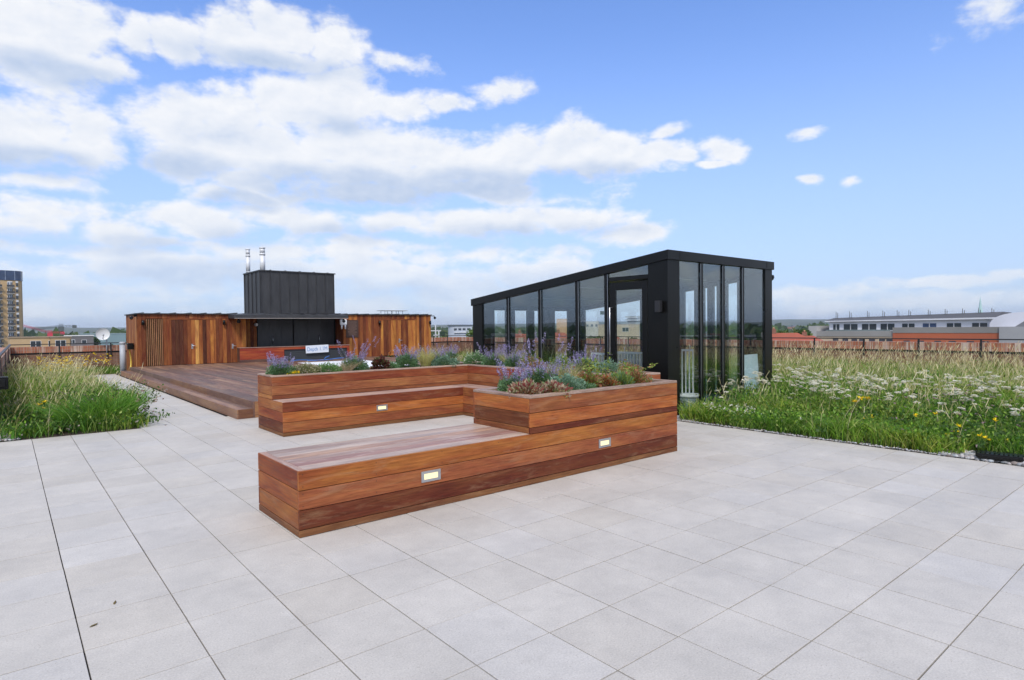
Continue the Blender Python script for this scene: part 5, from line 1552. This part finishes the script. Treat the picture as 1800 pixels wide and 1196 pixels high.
stem_plant(.75, 12.9, .60, 22, .45, 'green leafy weed with grey pink heads left of the middle of the left bed', [(.05, .12, .03), (.07, .14, .03)], [(.45, .36, .36), (.5, .42, .42)], nfl=50, fl=.024, seed=5)
stem_plant(.25, 12.6, .55, 18, .4, 'dark green bushy weed beside the left parapet', DKG, [(.6, .45, .08), (.5, .4, .1)], nfl=6, fl=.03, seed=6)
stem_plant(1.5, 14.8, .6, 16, .45, 'green weed with brownish pink heads on the right edge of the left bed', [(.06, .13, .03), (.1, .13, .05)], [(.4, .28, .26), (.45, .33, .3)], nfl=40, fl=.026, seed=7)

for i, (x, y, h, lb, nf) in enumerate(((9.3, 2.3, .42, 'dark leafy thistle clump near the floodlight end of the right hand meadow', 30), (10.1, 1.5, .55, 'tall dark thistle clump with pink heads near the right edge of the meadow', 44),
        (10.8, 2.4, .6, 'dark weed clump with pinkish heads behind the tall thistle', 44), (9.8, 3.1, .45, 'dark green weed clump in front of the largest yellow flower', 10), (9.0, 3.9, .32, 'low dark green weed clump at the middle front of the right hand meadow', 0),
        (11.4, 1.4, .62, 'tallest dark weed at the right end of the meadow', 50), (9.15, 2.05, .30, 'low dark broad leafed weed behind the black floodlight', 4))):
    stem_plant(x, y, h, 26, .48, lb, [(.055, .12, .028), (.07, .14, .03), (.09, .15, .05)], [(.42, .26, .36), (.46, .36, .40)], name='thistle_plant', nfl=nf, fl=.022, seed=60+i, leaf=(.055, .018))
for i, (x, y, h, lb) in enumerate(((.55, 11.55, .30, 'low dark leafy weed at the front left of the left bed'), (.78, 11.45, .26, 'low broad leafed weed in front of the broad bright tuft'), (1.55, 11.5, .30, 'small leafy weed at the right front corner of the left bed'), (.15, 11.95, .42, 'dark bushy weed between the left parapet end and the front tufts'), (.85, 12.25, .45, 'dark leafy weed just behind the broad bright tuft'), (1.2, 13.0, .55, 'dark stemmed weed behind the bright right corner tuft'))):
    stem_plant(x, y, h, 22, .40, lb, DKG+[(.07, .14, .03)], [(.5, .42, .40)], nfl=16, fl=.022, seed=80+i)
for i, (x, y, h, lb) in enumerate(((8.62, 4.35, .34, 'spiky green grass tuft at the front edge, left of the low weed clump'), (8.75, 3.45, .36, 'spiky green grass tuft at the front edge near the middle of the right bed'), (8.7, 5.55, .28, 'low green tuft at the pavilion corner of the bed'), (8.8, 2.6, .34, 'bright green tuft left of the small yellow flowers'))):
    tuft(x, y, h, 420, .16, lb, LUSH, lean=1.5, w=.008)

# ------------------------------------------------------------------ countable flowers
def yarrow_proto(seed, heads):
    r = np.random.default_rng(seed); parts = []
    for h in range(heads):
        H = r.uniform(.44, .66); a = r.uniform(0, 6.28); B = np.array([[r.normal(0, .02), r.normal(0, .02), 0]])
        v, q, c, tip, _ = blades_np(B, np.array([H]), np.array([.005]), .2, [(.12, .17, .05)], seed+h); parts.append((v, q, c))
        n = 34; rr = r.uniform(.022, .048)*np.sqrt(r.uniform(0, 1, n)); aa = r.uniform(0, 6.28, n)
        C = tip[0]+np.c_[rr*np.cos(aa), rr*np.sin(aa), r.normal(0, .006, n)-rr*.35]
        s = .011; k = np.array([[-1, -1, 0], [1, -1, 0], [1, 1, 0], [-1, 1, 0]])*s
        V = (C[:, None, :]+k[None]+r.normal(0, .002, (n, 4, 3))).reshape(-1, 3)
        g = r.uniform(.70, .85, (n, 1))*np.array([[1, .98, .92]])
        parts.append((V, np.arange(n*4).reshape(-1, 4), np.repeat(g, 4, 0)))
        lc = r.uniform(.05, H*.8, (10, 1))*np.array([[0, 0, 1.]])+B+r.normal(0, .01, (10, 3))
        parts.append(leaves_np(lc, 1, .06, .008, GREEN, .2, seed+70+h))
    return merge(parts)
def scatter(protos, pts, name, label, cat, group, scale=(.8, 1.2), mat=None, zone=None):
    meshes = []
    for i, (x, y) in enumerate(pts):
        k = i % len(protos)
        if k >= len(meshes):
            o = mesh_np(name, *protos[k], mat or M['petal']); meshes.append(o)
        else:
            o = meshes[k].copy(); COL.objects.link(o)
        o.location = (x, y, -.01); o.rotation_euler = (random.uniform(-.1, .1), random.uniform(-.1, .1), random.uniform(0, 6.28))
        s = random.uniform(*scale); o.scale = (s, s, s)
        if zone: tag(o, label+' '+zone(x, y), cat, group+' '+zone(x, y))
        else: tag(o, label, cat, group)
def mzone(x, y):
    a = 'beside the pavilion' if y > 4.3 else ('in the middle' if y > 2.5 else 'at the right end')
    return ('low at the front ' if x < 9.7 else ('in the middle band ' if x < 11.2 else 'far back '))+a
rr_ = np.random.default_rng(77)
pts = clump(1400, 8.75, 12.6, .4, 6.4, 78, .6, .25); pts = pts[bed_mask_right(pts, .1)]; pts = pts[np.random.default_rng(3).uniform(0, 1, len(pts)) < np.clip((pts[:, 0]-8.4)/1.5, .25, 1)][:298]
scatter([yarrow_proto(i*9, 1+i % 3) for i in range(7)], pts, 'yarrow_plant', 'white flat topped yarrow in the right meadow,', 'flower', 'white yarrow', zone=mzone)
# a near drift of low daisies at the pavilion corner of the bed
def daisy_proto(seed, col, H=.3, rad=.02, n=12, heads=1):
    r = np.random.default_rng(seed); parts = []
    for h in range(heads):
        B = np.array([[r.normal(0, .03), r.normal(0, .03), 0]]); hh = H*r.uniform(.7, 1.15)
        v, q, c, tip, _ = blades_np(B, np.array([hh]), np.array([.004]), .3, [(.10, .16, .04)], seed+h); parts.append((v, q, c))
        a = np.arange(n)*2*np.pi/n; d = np.c_[np.cos(a), np.sin(a), r.normal(.45, .35, n)]
        s = np.c_[-np.sin(a), np.cos(a), np.zeros(n)]; w = rad*.32
        V = np.stack([tip+d*rad*.15-s*w*.5, tip+d*rad*.15+s*w*.5, tip+d*rad+s*w, tip+d*rad-s*w], 1).reshape(-1, 3)
        parts.append((V, np.arange(n*4).reshape(-1, 4), np.repeat(np.array(col)[None]*r.uniform(.85, 1.1, (n, 1)), 4, 0)))
        C = tip+r.normal(0, rad*.12, (8, 3)); parts.append(leaves_np(C, 1, rad*.35, rad*.2, [(.55, .30, .03)], .8, seed+5))
    return merge(parts)
pts = [(8.75+random.gauss(0, .12), 5.15+random.gauss(0, .36)) for _ in range(44)]
scatter([daisy_proto(3, (.78, .78, .74), .2, .024, 14, 2), daisy_proto(8, (.78, .78, .74), .26, .024, 14, 1)], pts, 'daisy_plant', 'small white daisy low in the grass by the pavilion corner', 'flower', 'white daisies by the pavilion corner')
ylw = (.90, .68, .015)
def one(proto, x, y, name, label, cat, group=None, z=-.01, s=1.0, mat=None):
    o = mesh_np(name, *proto, mat or M['petal']); o.location = (x, y, z); o.scale = (s, s, s)
    return tag(o, label, cat, group)
one(daisy_proto(20, ylw, .52, .045, 16, 3), 9.6, 3.6, 'yellow_flower', 'largest yellow flower head in the middle of the right hand meadow', 'flower')
pts = [(8.75, 1.95), (8.85, 2.05), (8.68, 2.25), (8.7, 2.15), (8.6, 2.4), (8.95, 1.75), (8.62, 2.0), (8.9, 2.5), (9.1, 2.9), (9.0, 3.3), (12.5, 5.6), (12.2, 5.2), (12.8, 5.9)]
scatter([daisy_proto(30, ylw, .26, .022, 12, 2), daisy_proto(35, ylw, .32, .024, 12, 1), daisy_proto(37, ylw, .20, .022, 12, 1)], pts, 'buttercup_plant', 'small yellow flower in the right meadow,', 'flower', 'small yellow flowers', (.9, 1.3), zone=mzone)
pts = [(x, y) for x, y in clump(500, 9.2, 12, .2, 3.2, 90, .8, .2) if bed_mask_right(np.array([[x, y]]), .1)[0]][:60]
scatter([daisy_proto(40, (.42, .26, .38), .46, .018, 16, 2), daisy_proto(44, (.48, .34, .42), .5, .02, 16, 2)], pts, 'clover_flower', 'dusty pink clover head in the right meadow,', 'flower', 'pink clover', zone=mzone)
pts = [p for p in [(.8+2.2*random.random(), 21+6.6*random.random()) for _ in range(260)] if bed_mask_left(np.array([p]))[0]][:60]
scatter([daisy_proto(50, ylw, .62, .04, 14, 3), daisy_proto(54, ylw, .55, .036, 14, 2)], pts, 'yellow_daisy', 'bright yellow daisy at the far end of the left bed', 'flower', 'yellow daisies at the far end of the left bed', (.8, 1.1))
pts = [p for p in [(1.2+1.6*random.random(), 21+6*random.random()) for _ in range(160)] if bed_mask_left(np.array([p]))[0]][:30]
scatter([daisy_proto(60, (.75, .75, .72), .5, .03, 14, 3)], pts, 'white_daisy', 'white daisy among the yellow ones at the far end of the left bed', 'flower', 'white daisies at the far end of the left bed')
pts = [(12.9+1.3*random.random(), 24.0+.3*random.random()) for _ in range(12)]
scatter([daisy_proto(70, (.8, .25, .02), .42, .04, 12, 2), daisy_proto(72, ylw, .36, .035, 12, 2)], pts, 'marigold_plant', 'orange and yellow marigold in front of the right hand hut doors', 'flower', 'marigolds in front of the right hand hut doors')
one(daisy_proto(20, ylw, .5, .04, 16, 2), .42, 12.3, 'yellow_flower', 'yellow flower head low by the left parapet', 'flower')

# ------------------------------------------------------------------ planting in the timber planters
GREY_G = [(.13, .20, .13), (.17, .25, .16), (.10, .17, .10), (.20, .27, .19)]
MINT = [(.15, .27, .14), (.21, .34, .19), (.11, .20, .10)]
PURP = [(.27, .23, .50), (.34, .30, .58), (.22, .18, .42), (.46, .42, .62), (.36, .33, .50)]
BLOND = [(.62, .52, .30), (.70, .62, .42), (.52, .45, .22), (.48, .46, .20)]
def dome(n, rad, h, r, fill=.5):
    d = r.normal(size=(n, 3)); d[:, 2] = np.abs(d[:, 2]); d /= np.linalg.norm(d, axis=1)[:, None]
    k = r.uniform(fill, 1, (n, 1))**.6
    k = k*(.86+.14*np.sin(d[:, :1]*7+1)*np.cos(d[:, 1:2]*6))
    return d*k*np.array([[rad, rad, h]])
def catmint(x, y, rad, h, spikes, label, tall=.0, seed=1, z=.80, fol=MINT):
    r = np.random.default_rng(seed)
    root = empty('catmint_plant', (x, y, z), 0, label, 'catmint', 'purple catmint in the hardwood planters')
    C = dome(int(2400*rad/.2), rad*1.1, h*1.15, r, .25)
    v, q, c = leaves_np(C, 1, .026, .010, fol, .3, seed); mesh_np('foliage', v, q, c, M['leaf'], root)
    n = spikes; a = r.uniform(0, 6.28, n); rr = rad*1.05*np.sqrt(r.uniform(0, 1, n))
    B = np.c_[rr*np.cos(a)*.5, rr*np.sin(a)*.5, np.full(n, h*.3)]
    H = h*r.uniform(.55, 1.05, n)+tall*(r.uniform(0, 1, n) > .72)*r.uniform(.3, 1, n)
    v, q, c, tip, dr = blades_np(B, H, np.full(n, .004), .55, [(.16, .18, .12)], seed, 1.3, az=a)
    mesh_np('stem', v, q, c, M['leaf'], root)
    out = []
    d = dr*.35+np.array([0, 0, 1.]); d[:, :2] += r.normal(0, .12, (n, 2)); d /= np.linalg.norm(d, axis=1)[:, None]
    L = r.uniform(.05, .12, n)
    for t in np.linspace(0, 1, 9):
        for j in range(5):
            P_ = tip-d*(L*.9)[:, None]+d*(L*t*1.5)[:, None]+r.normal(0, .010*(1-.4*t), (n, 3))
            out.append(leaves_np(P_, 1, .013, .005, PURP, .25, seed+int(t*90)+j))
    V, Q, C = merge(out); mesh_np('flowers', V, Q, C, M['petal'], root)
def feather(x, y, h, n, label, z=.80, lean=1.0, cols=BLOND, seed=1):
    tuft(x, y, h, n, .07, label, cols, 'feather grass', 'feather_grass', lean, .0022, 'blond feather grass in the hardwood planters', z, scol=None)

def mound(x, y, rad, h, label, cols, flc=None, leaf=(.022, .008), n=1500, nfl=0, name='leafy_mound', z=.80, seed=1, fl=.014, up=.3):
    r = np.random.default_rng(seed)
    root = empty(name, (x, y, z), 0, label, 'plant')
    rad *= 1.15; h *= 1.3; n = int(n*1.5)
    v, q, c = leaves_np(dome(n, rad, h, r, .3), 1, leaf[0], leaf[1], cols, up, seed); mesh_np('foliage', v, q, c, M['leaf'], root)
    if nfl:
        C = dome(nfl, rad*1.03, h*1.06, r, .85); v, q, c = merge([leaves_np(C+r.normal(0, .003, C.shape), 1, fl, fl*.45, flc, .5, seed+j) for j in range(4)])
        mesh_np('flowers', v, q, c, M['petal'], root)
def sprig(x, y, h, label, cols, n=3, z=.80, seed=1, leaf=(.04, .015), fan=.12):
    r = np.random.default_rng(seed)
    root = empty('rose_sprig', (x, y, z), 0, label, 'plant', 'tall leafy sprigs in the nearest planter')
    a = r.uniform(0, 6.28, n); B = np.c_[.02*np.cos(a), .02*np.sin(a), np.zeros(n)]
    H = h*r.uniform(.75, 1.0, n)
    v, q, c, tip, dr = blades_np(B, H, np.full(n, .006), fan/h*3, [(.16, .10, .05)], seed, 1.6, az=a); mesh_np('stem', v, q, c, M['leaf'], root)
    m = 34; t = r.uniform(.25, 1.02, (n, m)); C = B[:, None, :]+(tip-B)[:, None, :]*np.stack([t**1.6, t**1.6, t], -1); C = C.reshape(-1, 3)+r.normal(0, .016, (n*m, 3))
    v, q, c = leaves_np(C, 1, leaf[0], leaf[1], cols, .15, seed+3); mesh_np('foliage', v, q, c, M['leaf'], root)
RW = [(.36, .13, .11), (.48, .38, .30), (.52, .45, .34), (.28, .07, .07), (.22, .28, .12), (.40, .30, .22)]
RDG = [(.34, .13, .08), (.40, .20, .11), (.22, .11, .06), (.20, .26, .08), (.46, .24, .13), (.26, .30, .11)]
YG = [(.22, .28, .06), (.28, .34, .08), (.16, .24, .05)]
SAGE = [(.22, .34, .26), (.28, .40, .32), (.15, .26, .18)]
# nearest planter, left to right
mound(4.10, 4.72, .20, .13, 'red and cream variegated sedge like mound at the near left planter corner', RW, n=900, leaf=(.045, .014), seed=2, name='variegated_plant')
mound(4.36, 4.62, .19, .12, 'second red and cream variegated mound, just right of the corner one', RW, n=800, leaf=(.045, .014), seed=3, name='variegated_plant')
catmint(4.22, 5.06, .20, .20, 34, 'purple catmint leaning over the left end of the nearest planter', .10, 4)
catmint(4.60, 5.08, .25, .25, 50, 'tallest purple catmint with upright spikes in the nearest planter', .36, 5)
catmint(4.98, 5.12, .17, .22, 22, 'small purple catmint behind the blond grass in the nearest planter', .12, 6)
mound(4.66, 4.70, .21, .17, 'grey green leafy mound at the front edge of the nearest planter', SAGE, n=1900, seed=7, leaf=(.022, .012))
mound(4.86, 4.62, .13, .10, 'low fresh green mound trailing over the front edge of the nearest planter', MINT, n=700, seed=8)
feather(4.92, 4.98, .36, 520, 'pale blond feather grass in the middle of the nearest planter', lean=.65)
mound(5.12, 4.80, .13, .16, 'red and green leafed mound right of the blond grass', RDG+YG, n=600, seed=9, leaf=(.04, .012))
mound(5.32, 4.72, .15, .13, 'rusty orange mound near the centre right of the nearest planter', RDG+[(.5, .12, .04)], n=700, seed=10, leaf=(.035, .010))
mound(5.52, 4.68, .14, .14, 'grass green mound with narrow leaves in the nearest planter', YG+MINT, n=700, seed=11, leaf=(.06, .007), up=.6)
mound(5.76, 4.66, .19, .15, 'widest rusty brown mound at the right of the nearest planter', RDG, n=1300, seed=12, leaf=(.03, .009))
mound(5.98, 4.72, .12, .11, 'small grey green mound beside the rusty brown one', SAGE+MINT, n=600, seed=13)
sprig(5.40, 5.02, .42, 'tall green sprig with small yellow green leaves left of the white balustrade', YG, 3, seed=20, fan=.07)
sprig(5.18, 5.05, .30, 'short loose sprig just left of the tallest green one', YG+RDG[:1], 3, seed=21, fan=.08)
sprig(5.66, 5.06, .38, 'green sprig in front of the white slatted balustrade', YG, 3, seed=22, fan=.09)
sprig(6.05, 5.02, .34, 'reddish branching sprig at the right end of the nearest planter', YG+[(.3, .18, .08)], 6, seed=23, fan=.2)
sprig(5.98, 4.84, .24, 'low red tinted sprig beside the right end of the nearest planter', RDG+YG, 6, seed=24, fan=.15)
# rear planter along the deck
catmint(3.26, 9.50, .24, .20, 44, 'purple catmint at the left end of the rear planter', .12, 30)
mound(3.36, 9.29, .10, .07, 'small mound with yellow blooms at the left front of the rear planter', YG, [(.8, .58, .02)], nfl=26, n=260, seed=31, fl=.03)
mound(3.62, 9.42, .24, .16, 'pale thyme like mound beside the left hand catmint', [(.24, .26, .13), (.20, .20, .10), (.30, .30, .17)], [(.5, .46, .36)], nfl=160, n=1500, seed=32)
mound(3.98, 9.42, .22, .16, 'bright green thyme mound in the rear planter', [(.13, .27, .09), (.18, .33, .12), (.22, .33, .15)], n=1400, seed=33)
feather(4.30, 9.42, .26, 300, 'pinkish buff feather grass in the rear planter', lean=1.2, cols=[(.50, .36, .26), (.56, .44, .32)])
catmint(4.48, 9.55, .25, .24, 52, 'tall purple catmint in front of the depth sign', .30, 34)
mound(4.90, 9.42, .15, .20, 'dark burgundy leafed plant in the middle of the rear planter', [(.11, .03, .03), (.16, .05, .04), (.07, .03, .025), (.12, .12, .05)], n=420, seed=35, leaf=(.05, .02), name='burgundy_plant')
mound(5.12, 9.45, .16, .12, 'low green mound right of the burgundy plant', MINT+[(.14, .26, .10)], n=800, seed=36)
catmint(5.48, 9.55, .23, .26, 44, 'purple catmint left of the big blond grass in the rear planter', .12, 37)
feather(5.86, 9.52, .42, 700, 'largest yellow blond feather grass in the rear planter', lean=.7, cols=[(.56, .52, .22), (.64, .58, .32), (.40, .42, .14)])
mound(6.20, 9.42, .26, .17, 'wide grey green mat of round leaves near the planter corner', SAGE, n=1900, seed=38, leaf=(.026, .016))
catmint(6.12, 9.62, .18, .24, 34, 'purple catmint right of the big blond grass', .12, 39)
feather(6.42, 9.55, .30, 300, 'pinkish blond feather grass leaning right beside the planter corner', lean=1.3, cols=[(.60, .46, .34), (.66, .54, .40)])
catmint(6.50, 9.66, .17, .26, 28, 'greyish catmint behind the pinkish grass at the corner', .10, 40)
mound(6.86, 9.35, .26, .22, 'fresh green mound dotted with white at the planter corner', [(.13, .25, .11), (.18, .30, .15)], [(.7, .72, .66)], nfl=160, n=1700, seed=41)
# spine planter
catmint(6.90, 8.85, .25, .22, 50, 'purple catmint in front of the pavilion rear corner', .16, 42)
feather(6.98, 8.45, .34, 420, 'pale blond feather grass beyond the seat corner', lean=1.0)
catmint(6.86, 8.20, .22, .22, 36, 'purple catmint right of the pale grass beyond the seat', .22, 43)
mound(6.92, 7.85, .24, .20, 'yellow green mound with rusty tips behind the seat', YG+RDG[:2], n=1600, seed=44)
mound(6.80, 7.55, .20, .12, 'low rusty orange mound behind the seat', RDG+[(.4, .16, .05)], n=900, seed=45)
mound(6.92, 7.1, .24, .22, 'green mound behind the tall catmint of the nearest planter', MINT+YG, [(.75, .6, .05)], nfl=20, n=1500, seed=46)
catmint(6.92, 6.6, .22, .22, 36, 'purple catmint in the spine planter nearest the door', .16, 47)
mound(6.92, 6.1, .24, .18, 'grey green mound in the spine planter near the pavilion door', SAGE, n=1400, seed=48)
mound(6.92, 5.7, .20, .16, 'rusty mound at the near end of the spine planter', RDG, n=1000, seed=49)

# ------------------------------------------------------------------ trees
def crown_np(R_, H, n, seed, cols, size):
    r = np.random.default_rng(seed); k = 9
    c0 = r.normal(size=(k, 3))*np.array([R_*.42, R_*.42, H*.22]); rad = r.uniform(.38, .62, k)
    ci = r.integers(0, k, n); d = r.normal(size=(n, 3)); d /= np.linalg.norm(d, axis=1)[:, None]
    P_ = c0[ci]+d*(rad[ci]*r.uniform(.65, 1.05, n))[:, None]*np.array([R_*.9, R_*.9, H*.55])
    tone = (r.uniform(.75, 1.25, k))[ci][:, None]
    v, q, c = leaves_np(P_, 1, size*1.6, size*.7, cols, .1, seed)
    return v, q, c*np.repeat(tone, 4, 0)
TG = [(.055, .10, .022), (.075, .13, .03), (.04, .08, .02), (.10, .14, .035)]
_tp = {}
def tree(az, d, w, ztop, label, kind=0, group='trees beyond the parapet'):
    key = kind
    if key not in _tp:
        cols = [TG, [(.05, .085, .025), (.065, .11, .03)], [(.09, .15, .035), (.12, .18, .05)]][kind]
        r = empty('tree', (0, 0, 0))
        m = MB(); m.tube([(0, 0, -3.2), (.05, .02, -1.2), (0, .05, .0)], [.16, .11, .05], 8, col=(.09, .065, .045))
        for a in range(5): m.tube([(0, 0, -1.3+.1*a), (.35*math.cos(a*1.3), .35*math.sin(a*1.3), -.4), (.7*math.cos(a*1.3), .7*math.sin(a*1.3), .1)], [.06, .04, .015], 6, col=(.09, .065, .045))
        m.build('trunk', M['far'], r)
        mesh_np('crown', *crown_np(1.0, 1.0, 2600, 60+kind, cols, .085), M['leaf'], r)
        _tp[key] = r; t = r
    else: t = copy_tree(_tp[key])
    tag(t, label, 'tree', group)
    p = P(az, d); t.location = (p.x, p.y, ztop-w*.5); t.rotation_euler.z = random.uniform(0, 6.28)
    t.scale = (w/2, w/2, w/2*1.15)
    return t
trees = [(3.05, 260, 7, 1.2, 'small round tree just right of the tower on the skyline', 1), (3.5, 300, 10, 1.4, 'dark tree behind the buff block, left of the dark crane', 1), (4.15, 320, 10, 1.2, 'dark tree right of the dark crane mast', 0), (5.0, 300, 9, .6, 'dark tree left of the teal warehouse', 1), (4.7, 350, 9, .9, 'smaller dark tree behind the grey house', 0),
         (7.3, 420, 16, 2.2, 'broad tree right of the teal warehouse beside the hut', 0), (33.15, 120, 6.5, .55, 'rounded dark tree just right of the hut aerials', 0), (34.0, 125, 5.0, -.3, 'lower tree in front of the curved office', 1),
         (35.7, 110, 6.8, 1.0, 'brighter green tree just left of the pavilion', 2), (36.6, 112, 5.6, .1, 'lower tree touching the pavilion left edge', 2),
         (38.2, 120, 9, .3, 'tree seen through the first pavilion pane', 0), (39.6, 150, 9, .4, 'tree seen through the second pavilion pane', 1), (41.7, 130, 9, .2, 'tree seen through the third pavilion pane', 0), (42.9, 120, 7, -.3, 'tree behind the pier of the third pane', 0), (45.2, 130, 8, -.4, 'tree seen beside the mullion left of the door', 1),
         (46.9, 110, 9, .0, 'tree seen low in the pane left of the door', 0), (47.9, 118, 8, .5, 'taller tree at the right of the pane left of the door', 0), (50.6, 105, 8.5, .6, 'tree seen through the door glass', 1), (51.8, 110, 8, .5, 'right hand tree seen through the door glass', 0),
         (55.6, 120, 9, -.1, 'tree seen through the first front pane', 0), (57.3, 130, 9, .0, 'tree seen through the second front pane', 1), (59.4, 130, 10, -.3, 'tree seen through the third front pane', 0), (61.3, 130, 9, -.4, 'tree seen through the last front pane', 1),
         (64.35, 175, 12, 1.6, 'round dark tree above the red roofs on the right', 0), (65.4, 185, 9, .2, 'lower tree between the round one and the white building', 1)]
for (az, d, w, z, lb, k) in trees: tree(az, d, w, z, lb, k)

def woodland():
    """unbroken far woods between the houses, on every side of the roof"""
    r = np.random.default_rng(5); parts = []
    for (d0, d1, n, s, zlo, zhi) in ((300, 520, 26000, 3.2, -14, -7.0), (700, 1300, 26000, 7.0, -13, -4.0)):
        a = r.uniform(0, 2*np.pi, n); d = r.uniform(d0, d1, n)
        lump = np.sin(a*61)+np.sin(a*97+2)+np.sin(a*37+d*.02)+np.sin(a*173+d*.05)
        ok = lump+r.uniform(-1.5, 1.5, n) > -.6
        a, d, lump = a[ok], d[ok], lump[ok]
        top = zlo+(zhi-zlo)*(.62+.12*lump)
        z = r.uniform(-16, 0, len(a)); z = np.where(r.uniform(0, 1, len(a)) > .35, top-np.abs(r.normal(0, 1.6, len(a))), r.uniform(-17, -8, len(a)))
        C = np.c_[d*np.sin(a), d*np.cos(a), z]
        parts.append(leaves_np(C, 1, s*1.6, s*.8, TG+[(.07, .11, .05)], .2, 7))
    V, Q, C = merge(parts)
    tag(mesh_np('far_woodland', V, Q, C, M['leaf']), 'far off belt of green trees around the roof terrace', 'woodland', kind='stuff')
woodland()
def far_town():
    """scattered roofs of the town further out"""
    r = random.Random(12); m = MB()
    for k in range(420):
        a = r.uniform(0, 360); d = r.uniform(450, 1900)
        c = Matrix.Translation(P(a, d)) @ Matrix.Rotation(r.uniform(0, 3.1), 4, 'Z')
        w, dd, z = r.uniform(6, 18), r.uniform(6, 12), r.uniform(-12, -5.5) if d < 1000 else r.uniform(-10, -3)
        g = r.random(); col = (.30, .14, .09) if g < .4 else ((.45, .42, .38) if g < .7 else (.2, .2, .21))
        m.box(-w, w, -dd, dd, GZ, z, col=col, M=c)
    tag(m.build('far_town', M['far']), 'far off scatter of town roofs merging into the horizon', 'town', kind='stuff')
far_town()

def haze():
    m = MB(); m.box(-6500, 6500, -6500, 6500, GZ-1.2, 70, jit=False)
    t = NT('air'); t.n.remove(t.p)
    v = t.new('ShaderNodeVolumePrincipled'); v.inputs['Color'].default_value = (.80, .88, 1.0, 1); v.inputs['Density'].default_value = HAZE
    v.inputs['Anisotropy'].default_value = .2
    t.l.new(v.outputs[0], t.out.inputs['Volume'])
    tag(m.build('haze', t.m), 'thin blue air haze over the town', 'haze', kind='stuff')
HAZE = 0.00012
if HAZE > 0: haze()
